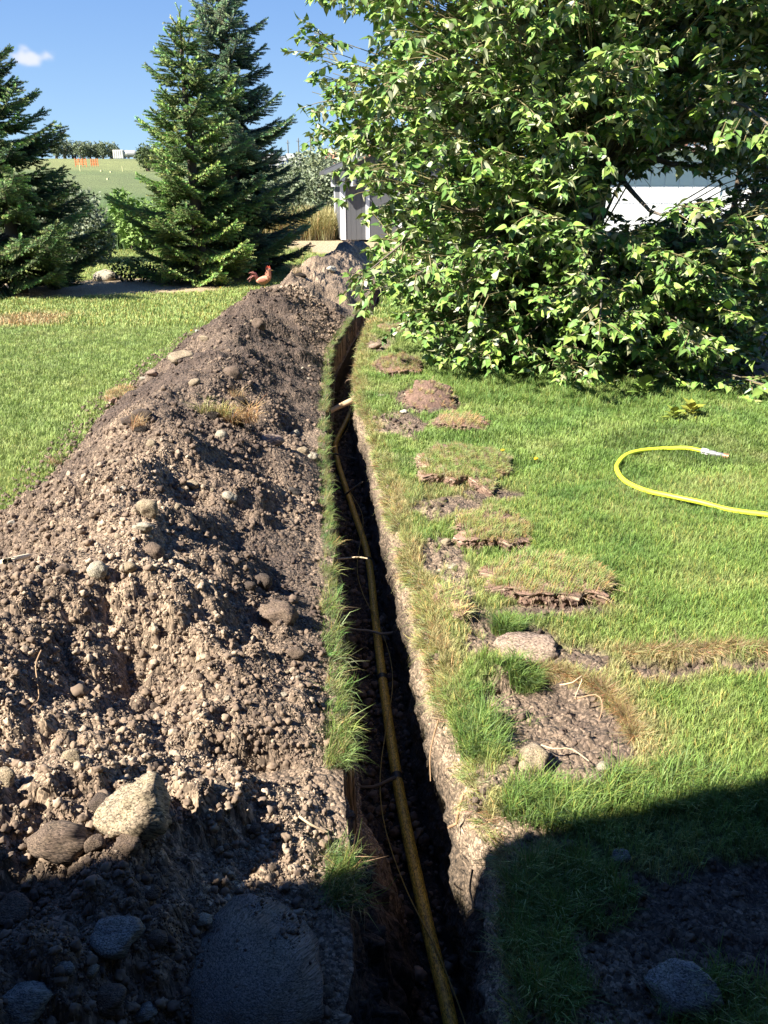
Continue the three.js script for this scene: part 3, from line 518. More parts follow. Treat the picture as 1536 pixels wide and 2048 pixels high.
// ------------------------------------------------------------------ spruces
const barkMat = std(0.105, 0.08, 0.06, 0.95), barkGrey = std(0.15, 0.125, 0.105, 0.95);
const needleMat = new THREE.MeshPhysicalMaterial({ vertexColors: true, roughness: 0.6, specularIntensity: 0.4, transmission: 0.12, thickness: 0, side: THREE.DoubleSide });
function sprigGeo(seed, n) { // a needled twig one metre long along +x
  const r = rng(seed), pos = [], col = [], idx = [];
  for (let i = 0; i < n; i++) {
    const t = Math.pow((i + r()) / n, 0.9), a = r() * 6.283, len = (0.2 + 0.1 * r()) * (t > 0.9 ? 0.8 : 1), w = 0.042, f = 0.55 + 0.3 * r(), cy = Math.cos(a), cz = Math.sin(a), o = pos.length / 3, k = 0.75 + 0.5 * r();
    pos.push(t, -cz * w, cy * w, t + 0.03, cz * w, -cy * w, t + len * f, cy * len * 0.75 + 0.02, cz * len * 0.75); idx.push(o, o + 1, o + 2);
    const tip = t > 0.72 ? 1.25 : 1; for (let j = 0; j < 3; j++) col.push(k * tip * (j === 2 ? 1.1 : 0.85), k * tip, k * (j === 2 ? 0.95 : 0.8));
  }
  return geoFrom(pos, idx, col);
}
const sprigs = [0, 1, 2].map((k) => sprigGeo(60 + k, 46));
function spruce(name, label, x, d, H, R, seed, tones, { skirt = 0.25, bare = 0 } = {}) {
  const r = rng(seed), t = thing(name, label, 'spruce tree', x, groundY(x, d), -d, null), M = new THREE.Matrix4(), q = new THREE.Quaternion(), X = V(1, 0, 0), dir = V(0, 0, 0);
  part('trunk', taper([V(0, -0.1, 0), V(0.02, H * 0.3, 0.01), V(-0.02, H * 0.7, 0), V(0, H, 0)], 0.05 + 0.022 * H, 0.012, 9), barkMat, t);
  const crowns = sprigs.map((g) => Instances('needles', g, needleMat, t)), wood = [];
  const add = (p, v, len, c) => { q.setFromUnitVectors(X, dir.copy(v).normalize()); M.compose(p, q, V(len, len, len)); crowns[Math.floor(r() * 3)].add(M, c); };
  let y = skirt; let az = r() * 6;
  while (y < H - 0.12) {
    const f = y / H, env = R * Math.pow(1 - f, 0.82) * (f < 0.12 ? 0.82 + f * 1.5 : 1) + 0.07, n = f > 0.85 ? 5 : 6;
    for (let b = 0; b < n; b++) {
      az += 6.283 / n + 0.35 * (r() - 0.5); const L = env * (0.62 + 0.48 * r() + (r() < 0.14 ? 0.3 : 0)), y0 = y + (r() - 0.5) * 0.16, ca = Math.cos(az), sa = Math.sin(az), rise = lerp(-0.08, 0.6, Math.pow(f, 1.5)) + 0.2 * (r() - 0.5), sag = lerp(0.5, 0.16, f);
      const P = (s) => V(ca * L * s, y0 + L * (rise * s - sag * s + sag * 1.25 * s * s) , sa * L * s);
      if (y0 < H * 0.88) wood.push(taper([P(0), P(0.35), P(0.7), P(0.98)], 0.012 + 0.008 * L, 0.003, 4));
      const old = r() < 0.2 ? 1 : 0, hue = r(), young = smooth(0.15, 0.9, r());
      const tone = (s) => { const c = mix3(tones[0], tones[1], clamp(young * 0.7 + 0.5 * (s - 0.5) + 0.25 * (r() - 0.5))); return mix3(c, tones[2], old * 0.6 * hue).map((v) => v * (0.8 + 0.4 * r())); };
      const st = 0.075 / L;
      for (let s = 0.12 + bare * r(); s < 1; s += st * (0.8 + 0.4 * r())) {
        const p = P(s), tan = P(Math.min(1, s + 0.05)).sub(P(s - 0.05)).normalize();
        add(p, V(tan.x, tan.y + 0.25, tan.z), 0.15, tone(s));
        for (const side of [-1, 1]) {
          const ll = Math.min(0.5, 0.42 * L * (1 - s) + 0.08) * (0.7 + 0.5 * r()), sx = -sa * side, sz = ca * side, v = V(tan.x * 0.75 + sx * 0.75, tan.y * 0.5 - 0.12 * r(), tan.z * 0.75 + sz * 0.75).normalize();
          for (let u = 0; u < ll; u += 0.068) {
            const pp = p.clone().addScaledVector(v, u); pp.y -= 0.25 * u * u;
            add(pp, V(v.x, v.y - 0.15 * r(), v.z), 0.12 + 0.05 * r(), tone(s + u));
            if (u > 0.04) { const w = r() < 0.5 ? 1 : -1; add(pp, V(v.x * 0.5 + tan.x * 0.7 * w + (r() - 0.5) * 0.3, v.y - 0.3 * r(), v.z * 0.5 + tan.z * 0.7 * w + (r() - 0.5) * 0.3), 0.09 + 0.05 * r(), tone(s + u)); }
          }
        }
        if (r() < 0.5) add(p, V(tan.x + (r() - 0.5), -0.8, tan.z + (r() - 0.5)), 0.1, tone(s));
      }
      const tip = P(1); add(tip.clone().addScaledVector(P(1).sub(P(0.9)).normalize(), -0.08), P(1).sub(P(0.9)), 0.19, tone(1));
    }
    y += lerp(0.2, 0.26, f) * (f > 0.8 ? 1.1 : 1);
  }
  for (let k = 0; k < 14; k++) add(V(0, H - 0.06 * k * 0.8, 0), V((r() - 0.5) * 0.9, 1, (r() - 0.5) * 0.9), 0.15, tones[1]);
  part('branches', mergeGeometries(wood), barkMat, t, 'stuff'); crowns.forEach((c) => c.build()); return shade(t);
}
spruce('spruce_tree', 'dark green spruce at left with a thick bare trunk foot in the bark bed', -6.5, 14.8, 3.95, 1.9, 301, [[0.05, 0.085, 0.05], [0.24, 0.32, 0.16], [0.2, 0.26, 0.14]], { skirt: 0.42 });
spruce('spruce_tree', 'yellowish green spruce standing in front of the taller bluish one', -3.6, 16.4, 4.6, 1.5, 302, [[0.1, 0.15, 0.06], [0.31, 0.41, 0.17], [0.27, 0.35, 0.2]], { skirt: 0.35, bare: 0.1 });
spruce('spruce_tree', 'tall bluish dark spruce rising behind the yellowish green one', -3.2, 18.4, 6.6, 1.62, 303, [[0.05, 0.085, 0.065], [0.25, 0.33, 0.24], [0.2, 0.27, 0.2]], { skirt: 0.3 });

// ------------------------------------------------------------------ poplar and other leafy growth
const leafMat = new THREE.MeshPhysicalMaterial({ vertexColors: true, roughness: 0.5, specularIntensity: 0.38, transmission: 0.34, thickness: 0, side: THREE.DoubleSide });
function leafGeo(seed, fold, arch, top, under, wide = 0.29) { // ovate pointed leaf with stalk, 1 long, along +x, face up; green above, whitish below
  const r = rng(seed), T = [0.2, 0.27, 0.38, 0.52, 0.68, 0.84, 1.0], W = [0.02, 0.7, 1, 0.93, 0.66, 0.28, 0].map((w) => w * wide), pos = [], col = [], idx = [];
  const side = (off, c) => {
    const o = pos.length / 3;
    T.forEach((t, i) => { const y = -arch * (t - 0.2) * (t - 0.2), wob = 0.02 * (r() - 0.5); for (const s of [-1, 0, 1]) { pos.push(t, y + off + Math.abs(s) * W[i] * fold + wob * Math.abs(s), s * W[i]); const k = s === 0 ? 1.12 : 0.95; col.push(c[0] * k, c[1] * k, c[2] * k); } });
    for (let i = 0; i < T.length - 1; i++) for (let s = 0; s < 2; s++) { const a = o + i * 3 + s; idx.push(a, a + 1, a + 3, a + 1, a + 4, a + 3); }
  };
  side(0, top); side(-0.012, under);
  const o = pos.length / 3; pos.push(0, 0, -0.008, 0, 0, 0.008, 0.22, -0.004, 0.006, 0.22, -0.004, -0.006); for (let i = 0; i < 4; i++) col.push(top[0] * 1.6, top[1] * 1.2, top[2]); idx.push(o, o + 1, o + 2, o, o + 2, o + 3);
  return geoFrom(pos, idx, col);
}
const UNDER = [0.50, 0.54, 0.36], leaves = [leafGeo(1, 0.25, 0.25, [0.155, 0.29, 0.07], UNDER, 0.26), leafGeo(2, 0.4, 0.5, [0.2, 0.335, 0.09], UNDER), leafGeo(3, 0.15, 0.1, [0.125, 0.25, 0.06], UNDER, 0.22), leafGeo(4, 0.3, 0.35, [0.3, 0.46, 0.1], [0.4, 0.47, 0.22], 0.27)];
const camP = V(0, 1.75, 0);
function leafyTree(o) { // a tree whose boughs fan out from the trunk and carry twigs with leaves
  const r = rng(o.seed), t = thing(o.name, o.label, o.category, o.x, groundY(o.x, o.d), -o.d), M = new THREE.Matrix4(), q = new THREE.Quaternion(), m4 = new THREE.Matrix4(), wood = [], list = [];
  const trunk = o.trunk.map((p) => V(...p)), tc = new THREE.CatmullRomCurve3(trunk), H = trunk[trunk.length - 1].y;
  part('trunk', taper(trunk, o.r0, 0.03, 10), o.bark, t);
  const yAt = (h) => tc.getPoint(clamp(h / H, 0.001, 1));
  const leaf = (p, dir, len, tip) => {
    const w = p.clone().add(t.position); if (o.hole && o.hole(w) && r() < 0.94) return;
    const xA = dir.clone().normalize(), up = V((r() - 0.5) * 1.3, r() < 0.22 ? -0.7 : 0.8, (r() - 0.5) * 1.3), zA = V(0, 0, 0).crossVectors(xA, up).normalize(), yA = V(0, 0, 0).crossVectors(zA, xA);
    m4.makeBasis(xA, yA, zA); q.setFromRotationMatrix(m4); list.push({ p: p.clone(), q: q.clone(), len, tip, w });
  };
  const twig = (p0, v, len, shoots) => {
    const bend = 0.25 + 0.3 * r(), P = (s) => V(p0.x + v.x * len * s, p0.y + v.y * len * s - bend * len * s * s * 0.5, p0.z + v.z * len * s);
    const mid = P(0.6).add(t.position); if (o.hole && o.hole(mid)) return;
    wood.push(taper([P(0), P(0.5), P(1)], 0.006, 0.002, 4));
    for (let s = 0.25; s < 1; s += 0.055 / len * o.gap) { const a = r() * 6.283, out = V(Math.cos(a), -0.35 - 0.7 * r(), Math.sin(a)).addScaledVector(v, 0.6); leaf(P(s), out, o.leaf * (0.65 + 0.5 * r()), 0); }
    const n = 4 + Math.floor(r() * 4); for (let k = 0; k < n; k++) { const a = k * 2.4 + r(), out = V(Math.cos(a) * 0.9, 0.15 - 0.8 * r(), Math.sin(a) * 0.9).addScaledVector(v, 0.8); leaf(P(0.97), out, o.leaf * (0.6 + 0.6 * r()), 1); }
  };
  o.boughs.forEach(([h, az, L, rise, droop]) => {
    const b0 = yAt(h), ca = Math.cos(az), sa = Math.sin(az), k1 = (r() - 0.5) * 0.5, k2 = (r() - 0.5) * 0.3;
    const P = (s) => V(b0.x + ca * L * s - sa * L * k1 * s * s, Math.max(0.12 - t.position.y, b0.y + L * (rise * s - droop * s * s) + L * 0.06 * Math.sin(s * 7 + k2 * 20)), b0.z + sa * L * s + ca * L * k1 * s * s);
    if (o.hole && [0.3, 0.5, 0.7, 0.9].some((s) => o.hole(P(s).add(t.position))) && r() < 0.8) return;
    const g = part('branch', taper([P(0), P(0.25), P(0.5), P(0.75), P(1)], 0.012 + 0.011 * L, 0.004, 6), o.bark, t); void g;
    for (let s = o.inner ?? 0.18; s <= 1; s += 0.14 / L * o.gap) {
      const p = P(s), tan = P(Math.min(1, s + 0.05)).sub(P(s - 0.05)).normalize();
      for (const sd of r() < 0.75 ? [-1, 1] : [r() < 0.5 ? -1 : 1]) {
        const len = (0.22 + 0.62 * (1 - s) * Math.min(1, L / 2)) * (0.65 + 0.6 * r()), v = V(tan.x * 0.7 - tan.z * sd * 0.8, tan.y * 0.6 + 1.1 * (r() - 0.42), tan.z * 0.7 + tan.x * sd * 0.8).normalize();
        twig(p, v, len); if (len > 0.5) twig(p.clone().addScaledVector(v, len * 0.5), V(v.x + (r() - 0.5) * 1.4, v.y + 0.5 * (r() - 0.3), v.z + (r() - 0.5) * 1.4).normalize(), len * 0.55);
      }
    }
    twig(P(0.96), P(1).sub(P(0.9)).normalize(), 0.3);
  });
  if (o.shell) for (let i = 0; i < o.shell.n; i++) { // slender shoots that fill the outer crown
    const h = lerp(0.05, o.shell.top, Math.pow(r(), 0.9)), az = r() * 6.283, R = o.shell.R(h, az) * (1 - 0.45 * r() * r()) * (1 + 0.12 * fbm(Math.cos(az) * 2, Math.sin(az) * 2, h, 2)), b0 = yAt(Math.max(0.2, h - 0.35 * R)), e = V(b0.x + Math.cos(az) * R, h, b0.z + Math.sin(az) * R), md = b0.clone().lerp(e, 0.55); md.y += 0.12 * R;
    if (o.hole && (o.hole(e.clone().add(t.position)) || o.hole(md.clone().add(t.position)))) continue;
    if (o.hole && [0.2, 0.4, 0.7].some((s) => o.hole(b0.clone().lerp(md, s).add(t.position)) || o.hole(md.clone().lerp(e, s).add(t.position)))) continue;
    wood.push(taper([b0, md, e], 0.011, 0.003, 4));
    for (let k = 0; k < 4; k++) { const v = V(Math.cos(az) * 0.7 + 1.3 * (r() - 0.5), 0.75 * (r() - 0.35), Math.sin(az) * 0.7 + 1.3 * (r() - 0.5)).normalize(); twig(md.clone().lerp(e, 0.45 + 0.5 * r()), v, 0.2 + 0.22 * r()); }
  }
  part('twigs', mergeGeometries(wood), o.twigMat ?? o.bark, t, 'stuff');
  const set = o.set ?? leaves, im = set.map((g) => Instances('foliage', g, leafMat, t)); let own = [];
  if (o.own) { list.forEach((l, i) => { l.i = i; const c = l.w.clone().project(camera); l.key = Math.abs(c.x) < 1 && Math.abs(c.y) < 1 && c.z < 1 ? l.w.distanceTo(camP) / l.len : 1e9; }); own = [...list].sort((a, b) => a.key - b.key).slice(0, o.own).map((l) => l.i); }
  const ownSet = new Set(own);
  list.forEach((l, i) => {
    const v = l.tip && r() < 0.55 ? set.length - 1 : Math.floor(r() * (set.length - 1)), k = 0.75 + 0.5 * r();
    if (ownSet.has(i)) { const m = part('leaf', set[v], leafMat, t); m.position.copy(l.p); m.quaternion.copy(l.q); m.scale.setScalar(l.len); }
    else { M.compose(l.p, l.q, V(l.len, l.len, l.len)); im[v].add(M, [k * (0.9 + 0.25 * r()), k, k * (0.8 + 0.4 * r())]); }
  });
  im.forEach((c) => c.build()); return shade(t);
}
{
  const RADIUS = table([0.05, 1.95], [0.6, 2.12], [1.2, 2.2], [2, 2.35], [3, 2.5], [4, 2.3], [5, 1.8], [6, 1.1], [7, 0.3]);
  const r = rng(808), boughs = []; let az = 0.4;
  for (let i = 0; i < 215; i++) {
    const h = 0.3 + 6.6 * Math.pow(i / 215, 1.25); az += 2.39996 + 0.2 * (r() - 0.5);
    const a = az % 6.283, toward = Math.sin(a), left = -Math.cos(a);   // towards the camera is +z, left is -x
    let L = h < 1.2 ? 2.05 : h < 3.6 ? 2.5 : 2.5 * (1 - (h - 3.6) / 4.2); L *= 0.62 + 0.5 * r(); if (left > 0.2) L *= 0.74 + 0.42 * smooth(0.9, 2.4, h); if (left < -0.3) L *= h < 1.1 ? 0.72 : 1.05; if (toward > 0.6) L *= h < 1.3 ? 1.12 : 0.95;
    boughs.push([h, a, L, h < 0.9 ? 0.12 : lerp(0.25, 0.75, smooth(0.9, 5, h)) + 0.35 * (r() - 0.5) * smooth(0.6, 1.5, h), (h < 1.6 ? 0.26 : 0.2) + 0.14 * r()]);
  }
  const A = V(2.07, 1.72, -6.6), B = V(4.1, 1.66, -13), AB = B.clone().sub(A), n2 = AB.lengthSq(), tmp = V(0, 0, 0);
  const hole = (w) => { // the gap in the crown through which the white garage shows
    const s = tmp.copy(w).sub(A).dot(AB) / n2; if (s < -0.1 || s > 1) return false; tmp.copy(A).addScaledVector(AB, s); const dx = w.x - tmp.x, dy = w.y - tmp.y, k = 1 + 0.95 * s;
    const a = Math.hypot(dx / (0.34 * k), (dy - 0.2 * dx) / (0.2 * k)) + 1.1 * noise(w.x * 3.4, w.y * 3.4, w.z * 3.4); return a < 1;
  };
  leafyTree({ name: 'poplar_tree', label: 'big leafy poplar with boughs hanging to the lawn right of the trench', category: 'poplar tree', seed: 809, x: 2.29, d: 9.35, r0: 0.15, trunk: [[0, -0.1, 0], [-0.03, 0.8, 0], [0.0, 2, 0.05], [0.1, 3.6, 0], [0, 5.2, 0.1], [0.05, 7.2, 0]], bark: barkGrey, twigMat: std(0.2, 0.17, 0.08), boughs, leaf: 0.118, gap: 0.62, own: 300, hole, inner: 0.22, shell: { n: 1050, top: 6.6, R: (h, az) => RADIUS(h) * (1 + 0.24 * Math.max(0, Math.sin(az)) * smooth(2.2, 0.9, h) + 0.2 * Math.max(0, -Math.cos(az)) * smooth(0.7, 2.0, h) - 0.07 * Math.max(0, -Math.cos(az)) * smooth(1.2, 0.6, h) - 0.3 * Math.max(0, Math.cos(az)) * smooth(1.3, 0.6, h)) } });
}
{ // dark tree at the right border, mostly in its own shade
  const r = rng(818), boughs = []; let az = 1;
  for (let i = 0; i < 46; i++) { az += 2.4; const h = 0.5 + 4.6 * (i / 46); boughs.push([h, az % 6.283, (1.9 - 0.25 * h) * (0.8 + 0.4 * r()), 0.4, 0.22]); }
  leafyTree({ name: 'chokecherry_tree', label: 'dark dense small leaved tree at the right border behind the poplar', category: 'tree', seed: 819, x: 6.1, d: 12.4, r0: 0.1, trunk: [[0, -0.1, 0], [0.1, 1.2, 0], [0, 3, 0.1], [0, 5.4, 0]], bark: barkMat, boughs, leaf: 0.11, gap: 1.25, inner: 0.2, set: [leafGeo(11, 0.2, 0.3, [0.022, 0.045, 0.018], [0.06, 0.09, 0.04], 0.34), leafGeo(12, 0.3, 0.4, [0.03, 0.055, 0.02], [0.07, 0.1, 0.04], 0.36), leafGeo(13, 0.3, 0.4, [0.05, 0.08, 0.025], [0.07, 0.1, 0.04], 0.36)] });
  const b2 = []; for (let i = 0; i < 16; i++) b2.push([2.3 + 0.9 * r(), r() * 6.28, 0.5 + 0.2 * r(), 0.4, 0.3]);
  leafyTree({ name: 'red_leaved_tree', label: 'small brown red leaved tree between the poplar and the dark tree', category: 'tree', seed: 820, x: 5.25, d: 12.9, r0: 0.05, trunk: [[0, -0.1, 0], [0, 1.5, 0], [0.03, 3.3, 0]], bark: barkMat, boughs: b2, leaf: 0.11, gap: 1, set: [leafGeo(14, 0.3, 0.5, [0.11, 0.062, 0.045], [0.2, 0.13, 0.1], 0.3), leafGeo(15, 0.3, 0.5, [0.09, 0.05, 0.04], [0.16, 0.11, 0.09], 0.3)] });
}
const CLUMP = leafGeo(20, 0.2, 0.2, [1, 1, 1], [1.35, 1.35, 1.5], 0.2);
const shrubMat = leafMat.clone(); shrubMat.roughness = 0.6;
function shrub(name, label, category, x, d, blobs, n, leaf, tones, seed, group) { // stems and leaves filling a few rounded masses [x, y, z, rx, ry, rz]
  const r = rng(seed), t = thing(name, label, category, x, groundY(x, d), -d, group), im = Instances('foliage', CLUMP, shrubMat, t), M = new THREE.Matrix4(), q = new THREE.Quaternion(), e = new THREE.Euler(), wood = [];
  const tot = blobs.reduce((s, b) => s + b[3] * b[4], 0);
  for (const b of blobs) {
    for (let k = 0; k < 5; k++) { const a = r() * 6.28, u = r(); wood.push(taper([V(b[0] * 0.4 + (r() - 0.5) * b[3] * 0.4, -0.05, b[2] * 0.4), V(b[0] * 0.8, b[1] * 0.6, b[2] * 0.8), V(b[0] + Math.cos(a) * b[3] * 0.7 * u, b[1] + b[4] * 0.5, b[2] + Math.sin(a) * b[5] * 0.7 * u)], leaf * 0.2, leaf * 0.06, 5)); }
    for (let i = 0; i < n * b[3] * b[4] / tot; i++) {
      const a = r() * 6.283, z = r() * 2 - 1, s = Math.sqrt(1 - z * z), vx = s * Math.cos(a), vy = z, vz = s * Math.sin(a), lump = 1 + 0.28 * fbm(vx * 2.3 + seed, vy * 2.3, vz * 2.3 + b[0], 3), R = Math.pow(r(), 0.28) * lump;
      const p = V(b[0] + vx * R * b[3], b[1] + vy * R * b[4], b[2] + vz * R * b[5]); if (p.y < 0.03) p.y = 0.03 + 0.1 * r();
      e.set(r() * 6.3, r() * 6.3, (r() - 0.2) * 1.6); q.setFromEuler(e); const L = leaf * (0.6 + 0.8 * r()); M.compose(p, q, V(L, L, L)); im.add(M, mix3(tones[0], tones[1], clamp(0.5 + 0.8 * fbm(p.x * 1.6, p.y * 1.6, p.z * 1.6 + seed, 2) + 0.5 * (r() - 0.5))));
    }
  }
  part('stems', mergeGeometries(wood), barkMat, t, 'stuff'); im.build(); return shade(t);
}
shrub('willow_shrub', 'grey green willow shrub looking out behind the left spruce', 'shrub', -8.1, 21, [[0, 0.95, 0, 1.3, 1.05, 1.2], [0.9, 0.55, 0.2, 0.6, 0.6, 0.6]], 5200, 0.13, [[0.1, 0.13, 0.08], [0.27, 0.31, 0.19]], 41);
shrub('lilac_shrub', 'bright green young shrub above the reeds between the two spruces', 'shrub', -7.2, 25, [[0, 0.75, 0, 0.65, 0.7, 0.6], [-0.45, 1.25, 0, 0.3, 0.45, 0.35], [0.7, 0.6, 0, 0.65, 0.55, 0.6]], 2800, 0.16, [[0.12, 0.22, 0.05], [0.28, 0.4, 0.11]], 42);
shrub('cotoneaster_shrub', 'low dark shrub at the left foot of the yellowish spruce', 'shrub', -5.05, 16.6, [[0, 0.22, 0, 0.42, 0.24, 0.3], [0.45, 0.15, 0, 0.35, 0.18, 0.25]], 900, 0.075, [[0.025, 0.05, 0.018], [0.05, 0.09, 0.03]], 43);
const RUSS = [[0.12, 0.16, 0.08], [0.3, 0.34, 0.22]];
shrub('willow_shrub', 'broad grey green willow mass left of the shed', 'shrub', -3.0, 39, [[0, 1.7, 0, 2.0, 1.75, 1.6], [1.5, 1.6, 0.2, 1.5, 1.7, 1.4], [-1.9, 1.2, 0, 1.4, 1.3, 1.2]], 9000, 0.2, RUSS, 44);
shrub('willow_shrub', 'lower dark green bush beside the right flank of the tall spruce', 'shrub', -4.2, 31, [[0, 0.75, 0, 1.0, 0.85, 0.8], [0.9, 0.55, 0.2, 0.7, 0.6, 0.6]], 2600, 0.14, [[0.05, 0.085, 0.03], [0.12, 0.16, 0.06]], 45);
shrub('willow_shrub', 'grey green willow running on behind the shed roof', 'shrub', 1.5, 44, [[0, 1.6, 0, 2.4, 1.6, 1.5], [3, 1.7, 0, 2.2, 1.6, 1.5]], 5000, 0.24, RUSS, 46);

// ------------------------------------------------------------------ far hill: trees, tanks, fence, houses, poles
const CREST = 'trees in the row along the far hill crest';
for (const [i, px, py, w, h, lab] of [[0, 112, 309, 16, 28, 'first tree at the left end of the crest row'], [1, 128, 311, 20, 33, 'second tree of the crest row, tallest at its left end'], [2, 146, 312, 22, 29, 'third tree of the far crest row from the left'], [3, 163, 312, 20, 27, 'fourth tree of the far crest row from the left'], [4, 178, 312, 20, 27, 'fifth tree in the middle of the far crest row'], [5, 192, 312, 18, 25, 'sixth tree, just left of the gap in the crest row'], [6, 205, 312, 12, 26, 'slender thin tree of the crest row before its gap'], [7, 222, 312, 24, 27, 'round last tree at the right end of the crest row']]) {
  const d = 152 + (i % 3) * 2, k = d / 1607 * 1.07, r = unproject(px, py), x = -d * r.x / r.z, W = w * k * 0.62, H = h * k;
  shrub('distant_tree', lab, 'tree', x, d, [[0, H * 0.58, 0, W, H * 0.42, W], [W * 0.3, H * 0.4, 0, W * 0.8, H * 0.34, W * 0.8]], 620, 0.42, [[0.10, 0.135, 0.07], [0.19, 0.23, 0.13]], 500 + i, CREST);
}
{ const d = 104, k = d / 1607 * 1.07; for (const [i, px, w, h, lab] of [[0, 296, 34, 40, 'dark bushy tree on the hill brow left of the yellowish spruce'], [1, 322, 40, 36, 'second dark bushy tree on the brow half behind the spruce'], [2, 350, 40, 38, 'third dark tree of the brow clump behind the spruce boughs']]) { const r = unproject(px, 326), x = -d * r.x / r.z, W = w * k * 0.55, H = h * k; shrub('distant_tree', lab, 'tree', x, d, [[0, H * 0.52, 0, W, H * 0.46, W], [-W * 0.4, H * 0.7, 0, W * 0.5, H * 0.32, W * 0.5]], 1100, 0.34, [[0.05, 0.08, 0.028], [0.11, 0.15, 0.05]], 520 + i, 'trees on the hill brow'); } }
const far = (px, d) => { const r = unproject(px, 320); return -d * r.x / r.z; };
const white = std(0.78, 0.78, 0.76, 0.7), offWhite = std(0.55, 0.54, 0.5, 0.8), greyM = std(0.28, 0.29, 0.3, 0.8), dull = std(0.16, 0.16, 0.16, 0.9);
{
  const d = 150, y = (x) => groundY(x, d);
  let x = far(240, d), t = thing('storage_container', 'pale ribbed container on the far hill crest', 'container', x, y(x), -d); part('body', box(1.75, 1.35, 1.5, 0, 0.68, 0), offWhite, t); for (let k = 0; k < 5; k++) part('rib', box(0.07, 1.25, 0.06, -0.72 + k * 0.36, 0.68, 0.78), white, t); shade(t);
  x = far(263, d); t = thing('water_tank', 'grey round ended tank beside the container on the crest', 'tank', x, y(x), -d); const c = new THREE.CapsuleGeometry(0.55, 1.3, 6, 14); c.rotateZ(Math.PI / 2); c.translate(0, 0.75, 0); part('tank', c, greyM, t); part('end_cap', new THREE.SphereGeometry(0.57, 14, 10).translate(-0.68, 0.75, 0.02), offWhite, t); for (const s of [-0.5, 0.5]) part('leg', box(0.2, 0.3, 0.9, s, 0.15, 0), dull, t); shade(t);
}
{ // orange snow fencing and marker stakes on the slope
  const orange = std(0.75, 0.17, 0.05, 0.7), d = 118; let n = 0;
  for (const [a, b, lab] of [[150, 172, 'left length of orange snow fence on the hill'], [174, 188, 'short right length of orange snow fence on the hill']]) {
    const x0 = far(a, d), x1 = far(b, d), t = thing('snow_fence', lab, 'fence', x0, groundY(x0, d), -d - n++ * 1.5), w = x1 - x0;
    for (let k = 0; k < 4; k++) part('net_strip', box(w, 0.09, 0.03, w / 2, 0.3 + k * 0.19, 0), orange, t); for (let k = 0; k <= 3; k++) part('post', box(0.06, 1.15, 0.06, w * k / 3, 0.5, 0.05), orange, t); shade(t);
  }
  const pale = std(0.6, 0.58, 0.3, 0.8);
  for (const [px, dd, h, lab] of [[158, 104, 0.95, 'pale marker stake below the orange snow fence'], [243, 103, 0.6, 'short marker stake right of the snow fence slope'], [200, 103, 0.16, 'small pale marker on the upper slope'], [219, 100, 0.16, 'small pale marker right on the upper slope'], [211, 84, 0.16, 'small pale marker on the lower slope']]) { const x = far(px, dd); const t = put('marker_stake', new THREE.CylinderGeometry(h < 0.3 ? 0.12 : 0.05, h < 0.3 ? 0.14 : 0.06, h, 7).translate(0, h / 2, 0), pale, lab, 'stake'); t.position.set(x, groundY(x, dd), -dd); }
}
for (const [px, top, d, lab] of [[577, 281, 190, 'left utility pole on the skyline'], [598, 277, 180, 'middle utility pole on the skyline'], [622, 267, 175, 'right and tallest utility pole on the skyline']]) {
  const x = far(px, d), y0 = groundY(x, d), h = 1.75 + d * Math.tan(Math.atan((1024 - top) / 1607) - 22 * Math.PI / 180) - y0, t = thing('utility_pole', lab, 'pole', x, y0, -d, 'utility poles on the skyline');
  part('pole', new THREE.CylinderGeometry(0.11, 0.17, h, 7).translate(0, h / 2, 0), dull, t); part('crossarm', box(0.9, 0.1, 0.1, 0, h - 0.5, 0.13), dull, t); part('insulator', new THREE.CylinderGeometry(0.06, 0.06, 0.2, 6).translate(0, h + 0.08, 0), greyM, t); shade(t);
}
{ const x = far(545, 120), t = spruceFar('distant_spruce', 'tiny pointed spruce on the skyline right of the tall spruce', x, 120, 2.6); void t; }
function spruceFar(name, label, x, d, H) { const t = thing(name, label, 'spruce tree', x, groundY(x, d), -d), g = []; for (let k = 0; k < 6; k++) { const c = new THREE.ConeGeometry(0.62 * (1 - k / 7), 0.7, 9, 1); c.rotateY(k); c.translate(0, 0.5 + k * (H - 0.8) / 5.5, 0); const p = c.attributes.position; for (let i = 0; i < p.count; i++) p.setXYZ(i, p.getX(i) * (1 + 0.3 * noise(i * 3.7, k)), p.getY(i) + 0.1 * noise(i * 2.1, k), p.getZ(i) * (1 + 0.3 * noise(i * 1.3, k))); g.push(c); } part('crown', mergeGeometries(g), std(0.04, 0.07, 0.045), t); part('trunk', new THREE.CylinderGeometry(0.05, 0.08, 0.5, 6).translate(0, 0.25, 0), barkMat, t); return shade(t); }
function gable(w, h, dp, roofH, over = 0.25, wallM, roofM, t) { // simple building with a ridge along x
  part('wall', box(w, h, dp, 0, h / 2, 0), wallM, t);
  const s = new THREE.Shape(); s.moveTo(-dp / 2 - over, h - 0.05); s.lineTo(0, h + roofH); s.lineTo(dp / 2 + over, h - 0.05); s.lineTo(dp / 2 + over, h + 0.1); s.lineTo(0, h + roofH + 0.16); s.lineTo(-dp / 2 - over, h + 0.1);
  const g = new THREE.ExtrudeGeometry(s, { depth: w + over * 2, bevelEnabled: false }); g.rotateY(Math.PI / 2); g.translate(-w / 2 - over, 0, 0); part('roof', g, roofM, t);
  const e = new THREE.Shape(); e.moveTo(-dp / 2, h); e.lineTo(0, h + roofH - 0.02); e.lineTo(dp / 2, h); for (const sx of [-1, 1]) { const q = new THREE.ExtrudeGeometry(e, { depth: 0.12, bevelEnabled: false }); q.rotateY(Math.PI / 2); q.translate(sx > 0 ? w / 2 - 0.13 : -w / 2 + 0.01, 0, 0); part('gable', q, wallM, t); }
}
